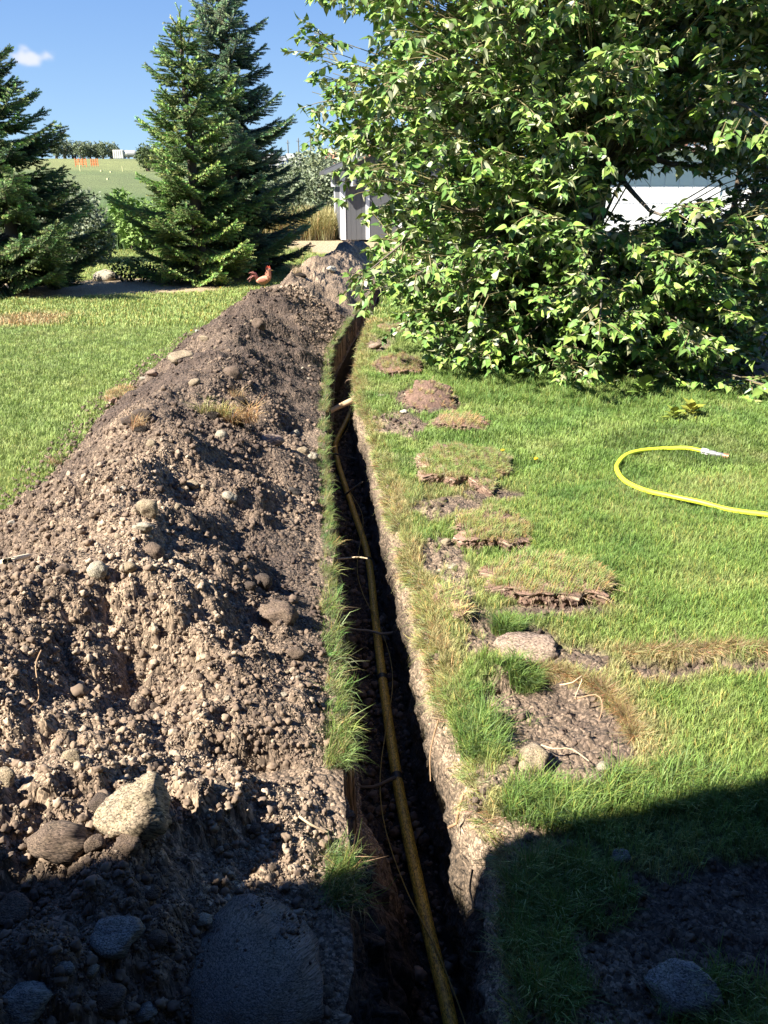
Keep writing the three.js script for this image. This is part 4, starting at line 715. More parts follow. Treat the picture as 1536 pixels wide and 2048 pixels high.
{
  const d = 96, glass = std(0.05, 0.06, 0.08, 0.2);
  const redRoof = std(0.36, 0.17, 0.11, 0.9), redDoor = std(0.42, 0.06, 0.05, 0.8), x = far(656, d);
  const t = thing('farm_building', 'low white building with terracotta roof and red doors on the slope', 'building', x + 5.4, groundY(x + 5, d) - 0.1, -d); gable(10.8, 1.45, 5, 1.0, 0.15, white, redRoof, t);
  for (let k = 0; k < 6; k++) { const D = part('door', box(0.85, 1.2, 0.08, -4.6 + k * 1.75, 0.62, 2.53), redDoor, t); part('handle', box(0.06, 0.14, 0.05, -4.3 + k * 1.75, 0.6, 2.59), greyM, D); } shade(t);
  const d2 = 112; let k = 0;
  for (const [px, w, h, m, rm, lab] of [[556, 2.1, 1.05, white, greyM, 'small white house on the hill beside the tall spruce'], [588, 1.9, 1.2, offWhite, greyM, 'grey roofed far house under the poles'], [536, 2.0, 1.1, offWhite, dull, 'dim far house half hidden by the tall spruce']]) {
    const xx = far(px, d2 + k * 3), g = thing('distant_house', lab, 'house', xx, groundY(xx, d2 + k * 3) - 0.3, -d2 - k * 3); gable(w, h, 2, 0.5, 0.1, m, rm, g); for (const s of [-0.25, 0.25]) { const W = part('window', box(0.4, 0.4, 0.06, w * s, h * 0.58, 1.02), white, g); part('pane', box(0.3, 0.3, 0.04, w * s, h * 0.58, 1.05), glass, W); } shade(g); k++;
  }
  const cx = far(573, 108), car = thing('parked_car', 'tiny blue car parked by the far white house', 'car', cx, groundY(cx, 108), -108); const s = new THREE.Shape(); s.moveTo(-0.9, 0.25); s.lineTo(-0.9, 0.6); s.lineTo(-0.55, 0.65); s.lineTo(-0.3, 0.98); s.lineTo(0.4, 0.98); s.lineTo(0.65, 0.65); s.lineTo(0.92, 0.58); s.lineTo(0.92, 0.25);
  part('body', new THREE.ExtrudeGeometry(s, { depth: 0.9, bevelEnabled: true, bevelSize: 0.03, bevelThickness: 0.03, bevelSegments: 1 }).translate(0, 0, -0.45), std(0.03, 0.05, 0.16, 0.35), car); for (const sx of [-0.55, 0.58]) for (const z of [-0.42, 0.45]) part('wheel', new THREE.CylinderGeometry(0.2, 0.2, 0.12, 12).rotateX(Math.PI / 2).translate(sx, 0.2, z), dull, car); shade(car);
}
// ------------------------------------------------------------------ shed and garage
{
  const clad = std(0.105, 0.108, 0.118, 0.75), trim = std(0.72, 0.73, 0.76, 0.6), roofM = std(0.05, 0.05, 0.055, 0.85), d = 29, W = 4.2, H = 2.17, D = 3.2, x0 = at(686, 482).x * (d / 29);
  const t = thing('garden_shed', 'dark grey board clad garden shed with white corner trim', 'shed', x0, groundY(x0, d) + 0.08, -d); t.rotation.y = 0.12;
  part('core', box(W - 0.08, H, D - 0.08, W / 2, H / 2, -D / 2), clad, t);
  const gs = new THREE.Shape(); gs.moveTo(0, H); gs.lineTo(W / 2, H + 0.98); gs.lineTo(W, H); part('gable', new THREE.ExtrudeGeometry(gs, { depth: 0.06, bevelEnabled: false }).translate(0, 0, -0.07), clad, t);
  const board = box(0.176, 0.62 + H - 0.62, 0.025, 0, H / 2, 0), nb = Math.floor((W - 0.28) / 0.182);
  for (let k = 0; k < nb; k++) { const b = part('board', board, clad, t); b.position.set(0.14 + 0.09 + k * 0.182, 0, 0); }
  for (let k = 0; k < 15; k++) { const b = part('board', board, clad, t); b.rotation.y = Math.PI / 2; b.position.set(0, 0, -0.24 - k * 0.182); }
  for (const [x, z] of [[0.055, 0.012], [W - 0.05, 0.012], [0.05, -D + 0.05]]) part('corner_trim', box(0.17, H, 0.16, x, H / 2, z - 0.06), trim, t);
  part('trim_band', box(0.42, 0.11, 0.05, -0.28, H - 0.02, 0.0), trim, t);                                   // boxed eave return
  const rs = new THREE.Shape(), ov = 0.55; rs.moveTo(-ov, H - 0.1); rs.lineTo(W / 2, H + 1.07); rs.lineTo(W + ov, H - 0.1); rs.lineTo(W + ov, H + 0.03); rs.lineTo(W / 2, H + 1.2); rs.lineTo(-ov, H + 0.03);
  part('roof', new THREE.ExtrudeGeometry(rs, { depth: D + 0.7, bevelEnabled: false }).translate(0, 0, -D - 0.32), roofM, t);
  const fs = new THREE.Shape(); fs.moveTo(-ov - 0.01, H - 0.13); fs.lineTo(W / 2, H + 1.04); fs.lineTo(W + ov, H - 0.13); fs.lineTo(W + ov, H + 0.0); fs.lineTo(W / 2, H + 1.15); fs.lineTo(-ov - 0.01, H + 0.0); part('fascia', new THREE.ExtrudeGeometry(fs, { depth: 0.04, bevelEnabled: false }).translate(0, 0, 0.385), std(0.16, 0.17, 0.19, 0.7), t);
  const door = part('door', box(0.98, 2.02, 0.05, 1.45, 1.03, 0.03), clad, t); for (const s of [-0.56, 0.56]) part('door_trim', box(0.13, 2.1, 0.06, 1.45 + s, 1.05, 0.035), trim, door); part('handle', new THREE.SphereGeometry(0.045, 10, 8).translate(1.85, 1.0, 0.09), greyM, door);
  const win = part('window', box(0.95, 0.7, 0.04, 2.75, 1.45, 0.03), std(0.05, 0.06, 0.08, 0.15), t); part('sill', box(1.15, 0.1, 0.1, 2.75, 1.05, 0.05), trim, win);
  const lamp = part('lamp', new THREE.CylinderGeometry(0.1, 0.16, 0.16, 14, 1, true).translate(0.42, 1.78, 0.2), std(0.1, 0.1, 0.11, 0.4), t); part('lamp_arm', box(0.28, 0.05, 0.24, 0.36, 1.9, 0.12), trim, lamp);
  const br = part('bracket', box(0.3, 0.07, 0.07, -0.16, 1.72, -0.08), trim, t); part('bracket_tip', box(0.05, 0.3, 0.05, -0.3, 1.84, -0.08), trim, br);
  for (let k = 0; k < 4; k++) part('skid', box(0.5, 0.16, 0.3, 0.35 + k * 1.15, -0.06, -0.2), dull, t); shade(t);
}
{
  const d = 31.5, x = at(1130, 470).x, W = 11, H = 3.0, t = thing('garage', 'white garage with panelled doors seen through the poplar crown', 'garage', x, groundY(x, d), -d);
  const wm = std(0.82, 0.82, 0.84, 0.6), pm = std(0.8, 0.8, 0.82, 0.5), roofM = std(0.07, 0.068, 0.072, 0.9);
  part('wall', box(W, H, 6, W / 2, H / 2, -3), wm, t);
  for (const [dx, lab] of [[0.9, 'l'], [6.0, 'r']]) { void lab; const D = part('door', box(4.2, 2.4, 0.04, dx + 2.1, 1.2, 0.01), pm, t); for (let r = 0; r < 4; r++) for (let c = 0; c < 8; c++) { const p = part('panel', box(0.485, 0.565, 0.03, dx + 0.28 + c * 0.52, 0.31 + r * 0.598, 0.045), pm, D); void p; } part('door_trim', box(4.5, 0.14, 0.07, dx + 2.1, 2.49, 0.03), wm, D); }
  for (let k = 0; k < 2; k++) part('siding_board', box(W, 0.2, 0.02, W / 2, 2.68 + k * 0.215, 0.01), wm, t);
  part('fascia', box(W + 0.8, 0.32, 0.05, W / 2, H + 0.12, 0.62), std(0.6, 0.62, 0.68, 0.6), t); part('soffit', box(W + 0.8, 0.04, 0.62, W / 2, H - 0.03, 0.3), wm, t);
  const rs = new THREE.Shape(); rs.moveTo(0.7, H + 0.2); rs.lineTo(-3, H + 1.75); rs.lineTo(-6.7, H + 0.2); rs.lineTo(-6.7, H + 0.3); rs.lineTo(-3, H + 1.87); rs.lineTo(0.7, H + 0.3); const rg = new THREE.ExtrudeGeometry(rs, { depth: W + 0.9, bevelEnabled: false }); rg.rotateY(-Math.PI / 2); rg.translate(W + 0.45, 0, 0); part('roof', rg, roofM, t); shade(t);
  const p = at(1415, 466), mx = p.x, mz = p.z + 2.2, m = thing('ride_on_mower', 'orange ride-on mower standing before the white garage', 'mower', mx, groundY(mx, -mz), mz), om = std(0.75, 0.13, 0.03, 0.4);
  const hood = new THREE.BoxGeometry(0.85, 0.42, 0.55, 3, 3, 3); { const q = hood.attributes.position; for (let i = 0; i < q.count; i++) if (q.getX(i) < -0.2 && q.getY(i) > 0) q.setY(i, q.getY(i) - 0.14); hood.computeVertexNormals(); } hood.translate(-0.5, 0.66, 0); part('hood', hood, om, m); part('fender', box(0.75, 0.12, 0.95, 0.55, 0.66, 0), om, m); part('deck', box(0.95, 0.14, 1.05, 0.05, 0.26, 0), dull, m);
  const seat = part('seat', box(0.42, 0.1, 0.45, 0.42, 0.82, 0), dull, m); part('backrest', box(0.1, 0.42, 0.42, 0.66, 1.02, 0), dull, seat); part('steering_wheel', new THREE.TorusGeometry(0.16, 0.02, 6, 18).rotateY(1.1).translate(-0.08, 1.02, 0), dull, m); part('console', box(0.2, 0.45, 0.4, -0.1, 0.78, 0), om, m);
  for (const [wx, r, w] of [[-0.68, 0.19, 0.14], [0.6, 0.26, 0.22]]) for (const z of [-0.42, 0.42]) { const wh = part('wheel', new THREE.CylinderGeometry(r, r, w, 18).rotateX(Math.PI / 2).translate(wx, r, z), dull, m); part('rim', new THREE.CylinderGeometry(r * 0.5, r * 0.5, w + 0.02, 12).rotateX(Math.PI / 2).translate(wx, r, z), offWhite, wh); } shade(m);
}

// ------------------------------------------------------------------ cut sods lying beside the trench
const sodMat = new THREE.MeshStandardMaterial({ vertexColors: true, roughness: 1, bumpMap: soilGrain, bumpScale: 0.006 });
const rootMat = std(0.34, 0.22, 0.13, 0.9), paleRoot = std(0.5, 0.38, 0.25, 0.9);
function sod(label, px, py, w, l, h, turn, tiltX, tiltZ, dry, seed, grassy = 1) {
  const r = rng(seed), p = at(px, py, 0.04), t = thing('sod_slab', label, 'sod', p.x, groundY(p.x, -p.z) + h * 0.45, p.z); t.rotation.set(tiltX, turn, tiltZ, 'YXZ');
  const NX = 64, NZ = 48, NY = 20, pos = [], col = [], uv = [], idx = [];
  const wob = (a) => 1 + 0.55 * fbm(Math.cos(a) * 1.6 + seed * 1.3, Math.sin(a) * 1.6, 1, 3) + 0.09 * noise(Math.cos(a) * 9, Math.sin(a) * 9, seed);
  const topY = (x, z) => h * 0.5 + 0.012 * fbm(x * 9 + seed, z * 9, 2, 2) - 0.05 * Math.pow(Math.abs(x) / w, 2) * h * 8;
  const rim = (u, k) => { const a = u * 6.283, c = Math.cos(a), s = Math.sin(a), q = Math.pow(Math.pow(Math.abs(c), 4) + Math.pow(Math.abs(s), 4), -0.25) * wob(a) * k; return [c * q * w, s * q * l]; };
  const ring = NX * 4, rings = [];
  for (let i = 0; i <= NY + 12; i++) { // top centre outwards, then down the crumbling side
    const row = [];
    for (let j = 0; j < ring; j++) {
      const onTop = i <= 12, k = onTop ? i / 12 : 1, v = onTop ? 0 : (i - 12) / NY; let [x, z] = rim(j / ring, Math.max(k, 0.001)); let y = topY(x, z) - v * h * (0.85 + 0.2 * noise(j * 0.4, seed));
      if (!onTop) { const f = 0.97 + 0.03 * Math.sin(v * 3.1) + (0.02 * noise(x * 13, y * 20, z * 13 + 5) + 0.016 * noise(x * 38, y * 38, z * 38 + seed) + 0.007 * noise(x * 95, y * 95, z * 95)) / Math.hypot(x, z); x *= f; z *= f; } else y += 0.006 * noise(x * 60, z * 60, seed);
      row.push(pos.length / 3); pos.push(x, y, z); uv.push(onTop ? x : (j / ring) * 4 * (w + l), onTop ? z : y * 1.1);
      const dk = onTop ? (grassy < 0.6 ? 0.16 : 0.4) : v < 0.2 ? 0.8 : 0.28 + 0.25 * noise(x * 20, y * 20, z * 20); col.push(...soil(x + seed, z, y, dk).map((q2, n2) => q2 * (onTop || v > 0.2 ? (n2 === 0 ? 1.15 : 1) : 1.2)));
    }
    rings.push(row);
  }
  for (let i = 0; i < rings.length - 1; i++) for (let j = 0; j < ring; j++) { const a = rings[i][j], b = rings[i][(j + 1) % ring], c = rings[i + 1][j], d = rings[i + 1][(j + 1) % ring]; idx.push(a, b, c, b, d, c); }
  part('soil', geoFrom(pos, idx, col, uv), sodMat, t);
  const g = [Instances('turf', tuftGeo(seed, 18, 0.016, 0.045, 0.02, 0.9, 0.0011), grassMat, t), Instances('turf', tuftGeo(seed + 1, 14, 0.02, 0.06, 0.016, 1, 0.001), grassMat, t)], M = new THREE.Matrix4(), q = new THREE.Quaternion(), e = new THREE.Euler();
  const n = Math.floor(w * l * 4 * 2600 * grassy);
  for (let i = 0; i < n; i++) {
    const k = Math.sqrt(r()), [x, z] = rim(r(), k); if (k > 0.955 && r() < 0.8) continue; const edge = smooth(0.75, 1, k), dd = clamp(dry + 0.55 * edge + 0.5 * fbm(x * 7 + seed, z * 7, 3, 2) + 0.3 * (r() - 0.5)); if (fbm(x * 12, z * 12, seed, 2) < -0.42) continue;
    e.set((edge * z / l) * 0.9, r() * 6.3, -(edge * x / w) * 0.9, 'YXZ'); e.set(edge * z / l * 0.45, 0, -edge * x / w * 0.6); q.setFromEuler(e); const s = 0.7 + 0.5 * r(); M.compose(V(x, topY(x, z) - 0.004, z), q, V(s, s, s)); g[r() < 0.7 ? 0 : 1].add(M, mix3(mix3(GREEN, LIME, r()), STRAW, dd).map((v) => v * (0.75 + 0.4 * r())));
  }
  g.forEach((c) => c.build());
  const cr = crumbGeos.map((q2) => Instances('crumbs', q2, clodMat, t)); for (let i = 0; i < 900 * (w + l); i++) { const u = r(), [x, z] = rim(u, 0.93 + 0.12 * r()), y = topY(x, z) - h * (0.08 + 0.95 * r()), s = 0.003 + 0.008 * Math.pow(r(), 3); e.set(r() * 6, r() * 6, r() * 6); q.setFromEuler(e); M.compose(V(x, y, z), q, V(s, s, s)); cr[i % 5].add(M, mix3(DARK, TAN, 0.1 + 0.5 * r()).map((v, k) => v * (k ? 1 : 1.1))); } cr.forEach((c) => c.build());
  const roots = []; for (let i = 0; i < 46 * Math.max(w, 0.15) * 5; i++) { const u = r(), [x, z] = rim(u, 1), o = V(x, 0, z).normalize(), y = topY(x, z) - 0.012 - 0.4 * h * r() * r(), L = 0.02 + 0.06 * r(); roots.push(taper([V(x * 0.94, y, z * 0.94), V(x * 0.97 + o.x * L * 0.5, y + 0.01 * (r() - 0.6), z * 0.97 + o.z * L * 0.5), V(x + o.x * L + 0.02 * (r() - 0.5), y - 0.04 * r(), z + o.z * L + 0.02 * (r() - 0.5))], 0.0011, 0.0005, 3)); }
  part('roots', mergeGeometries(roots), paleRoot, t, 'stuff'); return shade(t);
}
sod('long thick sod slab with a dark crumbling soil face towards the viewer', 1095, 1160, 0.275, 0.16, 0.09, -0.16, 0.1, 0.05, 0.12, 701);
sod('tan edged sod slab lying above the long thick one', 985, 1055, 0.2, 0.16, 0.07, -0.1, 0.12, -0.06, 0.28, 702);
sod('sod slab with a dark broken right corner, third from the front', 930, 935, 0.28, 0.28, 0.075, -0.25, 0.06, -0.1, 0.2, 703);
sod('upturned lump of dark soil and roots on the grass, farthest of the big sods', 862, 797, 0.2, 0.17, 0.11, 0.25, 0.5, 0.05, 0.55, 704, 0.12);
sod('thin strip of sod with a dry tan edge', 920, 848, 0.2, 0.1, 0.1, -0.05, 0.25, 0, 0.65, 705, 0.7);
sod('small worn sod with a brown face near the far trench', 800, 735, 0.22, 0.18, 0.11, 0.15, 0.28, 0, 0.5, 706, 0.5);
sod('farthest low sod under the poplar leaves', 790, 655, 0.2, 0.2, 0.05, 0.2, 0.2, 0, 0.5, 707, 0.4);
sod('small grassy sod hanging on the right brink of the trench', 905, 1205, 0.06, 0.12, 0.05, 0.3, 0.1, 0.28, 0.5, 708);
sod('dry sod clod on the lawn at the left foot of the pile', 245, 795, 0.14, 0.13, 0.1, 0.4, 0.1, 0.1, 0.8, 709);
sod('second dry sod clod leaning on the pile beside the first', 285, 800, 0.12, 0.11, 0.09, 0.9, 0.1, -0.1, 0.75, 710);
// tufts torn out with the soil, now on the pile
const tornGeo = tuftGeo(77, 60, 0.06, 0.16, 0.035, 1.0, 0.0014);
function torn(label, px, py, s, c, parts = 3) { const p = hit(px, py), r = rng(px), t = thing('grass_clump', label, 'grass clump', p.x, p.y, p.z); const cl = part('root_ball', rockGeo(900 + px, 2, 3, 0.35), soilMat.clone(), t); cl.material.vertexColors = true; cl.material.color.setRGB(0.12, 0.085, 0.065); cl.scale.set(0.06 * s, 0.035 * s, 0.05 * s); const m = grassMat.clone(); m.color.setRGB(...c); for (let k = 0; k < parts; k++) { const g = part('blades', tornGeo, m, t); g.position.set((k - 1) * 0.05 * s, 0.01, (r() - 0.5) * 0.05); g.rotation.set(0.5 * (r() - 0.2), r() * 6, 0.8 * (r() - 0.5)); g.scale.setScalar(s * (0.7 + 0.4 * r())); } return shade(t); }
torn('pale green torn grass clump on the pile', 425, 835, 1.0, [0.42, 0.42, 0.16], 4);
torn('tan rooty grass clump right of the pale green one', 470, 845, 1.1, [0.5, 0.34, 0.17], 4);
torn('upright dry tuft above the rooty clump on the pile', 482, 805, 1.0, [0.5, 0.37, 0.2], 2);
torn('small dry tuft on the left slope of the pile', 282, 862, 0.7, [0.52, 0.36, 0.19], 2);
torn('dry tuft on top of the far pile', 600, 553, 1.5, [0.45, 0.36, 0.22], 2);
torn('brown root tuft on the lower left pile border', 118, 938, 0.8, [0.4, 0.28, 0.15], 2);

// ------------------------------------------------------------------ yellow pipe in the trench
const on = (px, py, y) => at(px, py, y);
{
  const y = -0.565, pts = [[912, 2110], [900, 2040], [850, 1830], [800, 1590], [770, 1395], [752, 1250], [735, 1110], [703, 1010], [676, 925], [671, 888]].map(([a, b]) => on(a, b, y)); pts.unshift(V(0.26, y, -0.9), V(0.245, y, -1.3));
  pts.push(on(690, 848, -0.52), on(706, 812, -0.47), on(716, 785, -0.45)); pts.push(V(-0.25, -0.5, -9.9), V(-0.3, -0.52, -11.5));
  const dirt = stoneMap.clone(); dirt.repeat.set(14, 0.5); const m = std(1.0, 0.6, 0.085, 0.55, { map: dirt }), t = thing('gas_pipe', 'yellow plastic pipe lying along the bottom of the trench', 'pipe', 0, 0, 0), curve = new THREE.CatmullRomCurve3(pts, false, 'centripetal');
  part('pipe', new THREE.TubeGeometry(curve, 260, 0.0235, 14), m, t);
  const wire = []; for (let i = 0; i <= 70; i++) { const u = i / 70 * 0.8, p = curve.getPointAt(u), side = Math.sin(u * 31) * 0.07 - 0.015; wire.push(V(p.x + side, p.y + 0.008 + 0.028 * Math.max(0, 1 - Math.abs(side) / 0.035), p.z)); }
  part('tracer_wire', tube(wire, 0.0024, 240, 5), std(0.35, 0.24, 0.06, 0.6), t);
  for (const [px, py] of [[765, 1357], [795, 1555], [738, 1122]]) { const q = on(px, py, y); let best = 0, bd = 9; for (let i = 0; i <= 400; i++) { const dd = curve.getPointAt(i / 400).distanceTo(q); if (dd < bd) { bd = dd; best = i / 400; } } const sub = [-0.0018, 0, 0.0018].map((o) => curve.getPointAt(clamp(best + o))); part('tape_band', new THREE.TubeGeometry(new THREE.CatmullRomCurve3(sub), 4, 0.025, 14), std(0.02, 0.02, 0.022, 0.5), t); }
  shade(t);
}
function twigThing(name, label, cat, pts, r0, r1, m) { const c = pts[0]; const g = taper(pts.map((p) => p.clone().sub(c)), r0, r1, 6); const o = put(name, g, m, label, cat); o.position.copy(c); return o; }
const stick = std(0.26, 0.22, 0.17, 0.9), darkStick = std(0.12, 0.1, 0.08, 0.9);
twigThing('root', 'thick pale root crossing the far trench, half in sun', 'root', [on(650, 829, -0.2), on(678, 813, -0.15), on(702, 802, -0.1), on(722, 792, -0.07)], 0.02, 0.036, std(0.42, 0.3, 0.19, 0.9));
twigThing('root', 'thin sunlit root sticking out of the left trench wall above the pipe', 'root', [on(668, 1118, -0.13), on(700, 1116, -0.13), on(715, 1114, -0.12), on(735, 1117, -0.12)], 0.006, 0.004, paleRoot);
twigThing('stick', 'grey stick lying across the yellow pipe at mid trench', 'stick', [on(690, 1258, -0.53), on(740, 1262, -0.525), on(765, 1268, -0.52), on(800, 1262, -0.54)], 0.007, 0.009, stick);
twigThing('stick', 'dark stick lying across the pipe near its second tape band', 'stick', [on(690, 1568, -0.5), on(740, 1575, -0.51), on(790, 1555, -0.525)], 0.006, 0.009, darkStick);
twigThing('stick', 'upper dark stick beside the far bend of the pipe', 'stick', [on(655, 905, -0.5), on(690, 912, -0.52), on(725, 922, -0.5)], 0.007, 0.012, darkStick);
twigThing('stick', 'forked grey stick leaning by the pipe below its bend', 'stick', [on(690, 990, -0.55), on(705, 978, -0.4), on(724, 964, -0.28)], 0.009, 0.006, stick);
twigThing('stick', 'left of two grey sticks at the front bottom of the trench', 'stick', [on(728, 2030, -0.6), on(755, 1985, -0.54), on(785, 1952, -0.5)], 0.007, 0.006, stick);
twigThing('stick', 'right of two grey sticks at the front bottom of the trench', 'stick', [on(790, 2046, -0.56), on(806, 2000, -0.52), on(822, 1962, -0.5)], 0.011, 0.008, stick);
twigThing('root', 'long thin root hanging down the right trench wall in front', 'root', [on(877, 1440, -0.01), on(868, 1470, -0.08), on(860, 1510, -0.16), on(861, 1562, -0.24)], 0.004, 0.0018, rootMat);
twigThing('root', 'knotted brown root on the right wall just before the shade', 'root', [on(925, 1590, -0.02), on(915, 1630, -0.06), on(912, 1648, -0.1), on(896, 1655, -0.1)], 0.006, 0.005, rootMat);
twigThing('root', 'thin dangling root at the shade line of the right wall', 'root', [on(945, 1740, -0.04), on(940, 1780, -0.1), on(946, 1815, -0.13), on(935, 1826, -0.14)], 0.0035, 0.0015, rootMat);
twigThing('root', 'short root poking from the left wall by the crumbly clod', 'root', [on(598, 1632, 0.17), on(620, 1648, 0.16), on(655, 1664, 0.13)], 0.004, 0.0025, paleRoot);
twigThing('root', 'light root lying on the bare patch above its corner stone', 'root', [on(1082, 1490, 0.03), on(1110, 1498, 0.035), on(1140, 1497, 0.035), on(1178, 1522, 0.02)], 0.003, 0.002, paleRoot);
twigThing('root', 'curved root arching over the top edge of the bare patch', 'root', [on(1120, 1370, 0.05), on(1145, 1365, 0.08), on(1165, 1352, 0.08), on(1150, 1395, 0.05)], 0.003, 0.002, paleRoot);
twigThing('root', 'reddish root at the right rim of the bare patch', 'root', [on(1150, 1398, 0.04), on(1195, 1390, 0.06), on(1205, 1415, 0.05), on(1198, 1440, 0.03)], 0.003, 0.0015, rootMat);
twigThing('root', 'fine long root on the left part of the dirt pile', 'root', [[85, 1315], [75, 1345], [78, 1380], [80, 1400], [68, 1425], [58, 1435]].map(([a, b]) => hit(a, b).add(V(0, 0.012, 0))), 0.0025, 0.0012, rootMat);
twigThing('stick', 'straight pale stake lying at the left edge of the pile', 'stick', [[-20, 1150], [20, 1138], [60, 1126]].map(([a, b]) => hit(a, b).add(V(0, 0.02, 0))), 0.012, 0.01, std(0.6, 0.52, 0.38, 0.8));

// ------------------------------------------------------------------ garden hose
{
  const h = 0.034, pts = [[1408, 903], [1375, 898], [1330, 896], [1285, 901], [1252, 912], [1236, 926], [1234, 940], [1250, 958], [1290, 977], [1340, 992], [1400, 1006], [1460, 1018], [1536, 1030], [1640, 1046]].map(([a, b], i) => { const p = at(a, b, h); p.y += i === 7 || i === 8 ? -0.012 : 0.006 * Math.sin(i * 2.1); return p; });
  const t = thing('garden_hose', 'neon yellow garden hose looped on the lawn', 'hose', 0, 0, 0), c = new THREE.CatmullRomCurve3(pts, false, 'centripetal');
  part('hose', new THREE.TubeGeometry(c, 160, 0.0155, 10), std(0.74, 0.82, 0.05, 0.45), t);
  const a = c.getPointAt(0), dir = a.clone().sub(c.getPointAt(0.01)).normalize(), q = new THREE.Quaternion().setFromUnitVectors(V(0, 1, 0), dir), f = thing;
  void f; const metal = std(0.45, 0.45, 0.46, 0.35, { metalness: 0.6 }), brass = std(0.42, 0.24, 0.13, 0.4, { metalness: 0.5 });
  const prof = [[0, -0.02], [0.019, -0.02], [0.02, 0.03], [0.016, 0.035], [0.02, 0.045], [0.02, 0.075], [0.014, 0.08], [0.017, 0.09], [0.017, 0.13], [0, 0.13]].map(([x, y]) => new THREE.Vector2(x, y));
  const fit = part('fitting', new THREE.LatheGeometry(prof, 18), metal, t); fit.position.copy(a); fit.quaternion.copy(q);
  const nut = part('coupling', new THREE.CylinderGeometry(0.021, 0.021, 0.035, 8), brass, fit); nut.position.set(0, 0.148, 0); for (let k = 0; k < 8; k++) { const rb = part('rib', new THREE.CylinderGeometry(0.0035, 0.0035, 0.045, 5), metal, fit); rb.position.set(0.02 * Math.cos(k * 0.785), 0.006, 0.02 * Math.sin(k * 0.785)); } shade(t);
}
// ------------------------------------------------------------------ rooster ornament
{
  const p = at(527, 577), t = thing('rooster_ornament', 'reddish metal rooster ornament in the grass under the spruces', 'ornament', p.x, 0.0, p.z), body = std(0.52, 0.24, 0.16, 0.6), red = std(0.5, 0.07, 0.035, 0.5), tailM = std(0.22, 0.075, 0.06, 0.6);
  const b = new THREE.SphereGeometry(1, 22, 16), q = b.attributes.position; for (let i = 0; i < q.count; i++) { const x = q.getX(i), y = q.getY(i), z = q.getZ(i), k = x < 0 ? 1 + 0.35 * x * x * 0 : 1; q.setXYZ(i, x * 0.135, y * 0.082 * (1 - 0.25 * Math.max(0, -x)) + 0.03 * x + (x < -0.3 ? 0.035 * (-x - 0.3) : 0), z * 0.07 * k); } b.computeVertexNormals(); b.translate(0, 0.15, 0); part('body', b, body, t);
  part('neck', taper([V(0.075, 0.17, 0), V(0.105, 0.23, 0), V(0.11, 0.295, 0), V(0.105, 0.325, 0)], 0.068, 0.036, 12), body, t);
  const head = part('head', new THREE.SphereGeometry(0.042, 16, 12).scale(1.15, 1, 0.85).translate(0.115, 0.335, 0), body, t); for (let k = 0; k < 26; k++) { const a = k * 2.4, y = 0.2 + 0.095 * (k / 26), rr = lerp(0.066, 0.038, k / 26), f = part('hackle_feather', new THREE.SphereGeometry(1, 6, 5).scale(0.009, 0.02, 0.004), body, t); f.position.set(0.095 + rr * Math.cos(a), y, rr * Math.sin(a)); f.rotation.y = -a + 1.57; }
  part('beak', new THREE.ConeGeometry(0.015, 0.05, 8).rotateZ(-1.75).translate(0.178, 0.33, 0), std(0.55, 0.35, 0.1, 0.5), head); for (const s of [-1, 1]) part('eye', new THREE.SphereGeometry(0.007, 8, 6).translate(0.138, 0.345, s * 0.033), dull, head);
  const cs = new THREE.Shape(); cs.moveTo(0.06, 0.35); cs.lineTo(0.065, 0.405); cs.lineTo(0.085, 0.385); cs.lineTo(0.1, 0.42); cs.lineTo(0.118, 0.39); cs.lineTo(0.138, 0.415); cs.lineTo(0.15, 0.375); cs.lineTo(0.148, 0.35); part('comb', new THREE.ExtrudeGeometry(cs, { depth: 0.014, bevelEnabled: true, bevelSize: 0.003, bevelThickness: 0.003, bevelSegments: 1 }).translate(0, 0, -0.007), red, head);
  part('wattle', new THREE.SphereGeometry(0.02, 10, 8).scale(0.8, 1.5, 0.6).translate(0.145, 0.285, 0), red, head);
  for (let k = 0; k < 7; k++) { const a = 0.2 + k * 0.22, L = 0.16 + 0.03 * Math.sin(k * 2), g = taper([V(-0.1, 0.16, 0), V(-0.1 - L * 0.5 * Math.cos(a * 0.7), 0.17 + L * 0.75 * Math.sin(a), (k % 3 - 1) * 0.02), V(-0.11 - L * Math.cos(a * 0.6), 0.15 + L * 0.6 * Math.sin(a) + 0.02 * k - 0.05, (k % 3 - 1) * 0.035)], 0.03, 0.008, 8); part('tail_feather', g, tailM, t); }
  for (const s of [-1, 1]) { part('wing', new THREE.SphereGeometry(1, 14, 10).scale(0.085, 0.045, 0.018).translate(-0.015, 0.155, s * 0.064), std(0.42, 0.17, 0.11, 0.6), t); part('leg', taper([V(0.02, 0.1, s * 0.03), V(0.025, 0.05, s * 0.032), V(0.02, 0, s * 0.032)], 0.012, 0.007, 6), std(0.4, 0.25, 0.1, 0.6), t); } t.rotation.y = 0.1; t.scale.setScalar(0.98); shade(t);
}
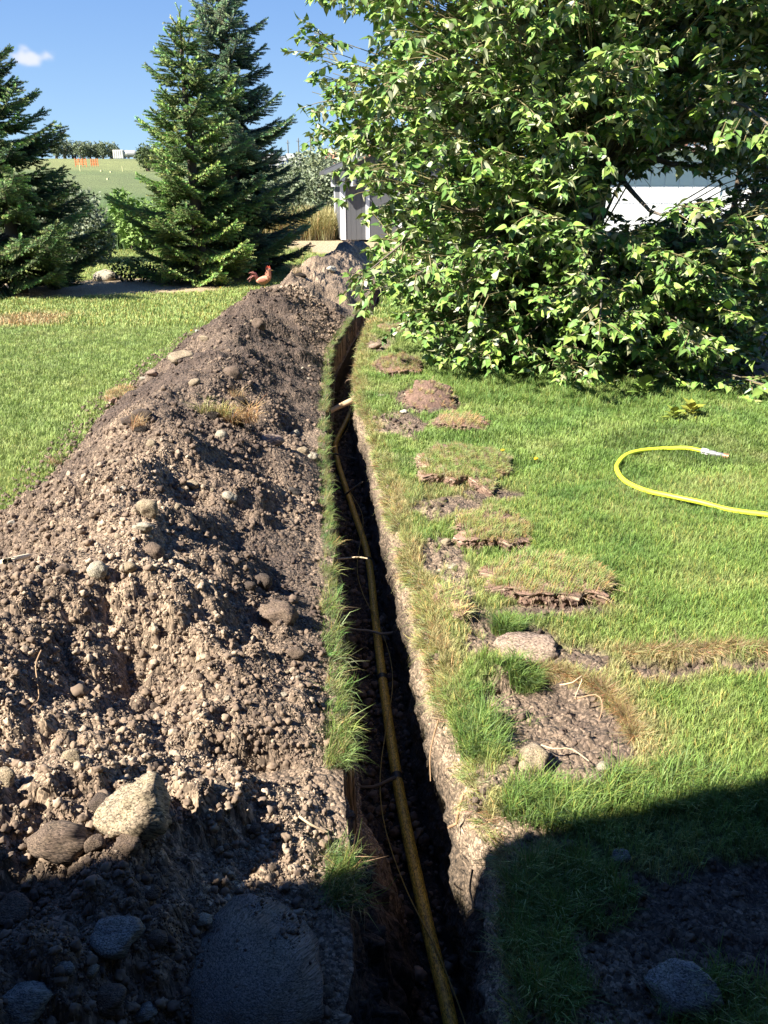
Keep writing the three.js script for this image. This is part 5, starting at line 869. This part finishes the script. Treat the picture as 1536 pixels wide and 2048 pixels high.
// ------------------------------------------------------------------ flowers and weeds in the lawn
function dandelion(px, py, label, h = 0.05) { const p = at(px, py, h * 0.8), t = thing('dandelion', label, 'flower', p.x, groundY(p.x, -p.z), p.z), y = std(0.85, 0.55, 0.02, 0.7); part('stem', taper([V(0, 0, 0), V(0.004, h * 0.6, 0), V(0, h, 0)], 0.002, 0.0015, 5), std(0.15, 0.2, 0.05), t); const g = []; for (let k = 0; k < 22; k++) { const b = new THREE.ConeGeometry(0.0035, 0.02, 4); b.rotateZ(-1.1 + (k % 3) * 0.35); b.translate(0.009, 0.003 * (k % 3), 0); b.rotateY(k * 2.4); g.push(b); } const f = part('bloom', mergeGeometries(g), y, t); f.position.y = h; return shade(t); }
dandelion(1072, 917, 'yellow dandelion in the lawn right of the third sod', 0.05); dandelion(1005, 905, 'low yellow dandelion nearer the third sod', 0.03); dandelion(441, 577, 'yellow dandelion before the yellowish spruce', 0.09); dandelion(383, 663, 'yellow dandelion by the upper left pile border', 0.06);
function weed(px, py, label, s, tint, seed) { const p = at(px, py), r = rng(seed), t = thing('weed_plant', label, 'weed', p.x, groundY(p.x, -p.z), p.z), mat = leafMat.clone(); mat.color.setRGB(...tint); const n = 16; for (let k = 0; k < n; k++) { const a = k * 2.4, e = 0.2 + 1.1 * (k / n), L = s * (0.6 + 0.5 * r()), m = part('leaf', leaves[3], mat, t); m.position.set(0, s * 0.5 * (k / n), 0); m.rotation.set(0, a, e * 0.8, 'YXZ'); m.scale.setScalar(L); } part('stem', taper([V(0, 0, 0), V(0, s * 0.4, 0), V(0.01, s * 0.75, 0)], s * 0.02, s * 0.01, 5), std(0.12, 0.16, 0.05), t); return shade(t); }
weed(1380, 835, 'yellow green broad leaved weed at the edge of the poplar bed', 0.15, [1.05, 0.75, 0.6], 5); weed(1345, 842, 'left smaller weed beside the yellow green one', 0.12, [0.9, 0.75, 0.6], 6); weed(1432, 780, 'single small weed in the shade of the poplar bed', 0.13, [1.5, 1.5, 1], 7);
weed(1285, 795, 'poplar sucker with large leaves at the front of the bed', 0.2, [0.6, 0.62, 0.6], 8); weed(1040, 760, 'poplar sucker under the hanging boughs on the lawn edge', 0.2, [0.6, 0.6, 0.6], 9); weed(960, 745, 'small sucker shoot left under the poplar boughs', 0.16, [0.7, 0.7, 0.6], 10);
weed(395, 568, 'leafy weed at the foot of the yellowish spruce', 0.22, [1.2, 1.1, 0.7], 11);

const renderer = new THREE.WebGLRenderer({ antialias: true });
renderer.setSize(768, 1024);
renderer.shadowMap.enabled = true;
renderer.toneMapping = THREE.LinearToneMapping;
renderer.toneMappingExposure = EXPOSURE;
renderer.render(scene, camera);
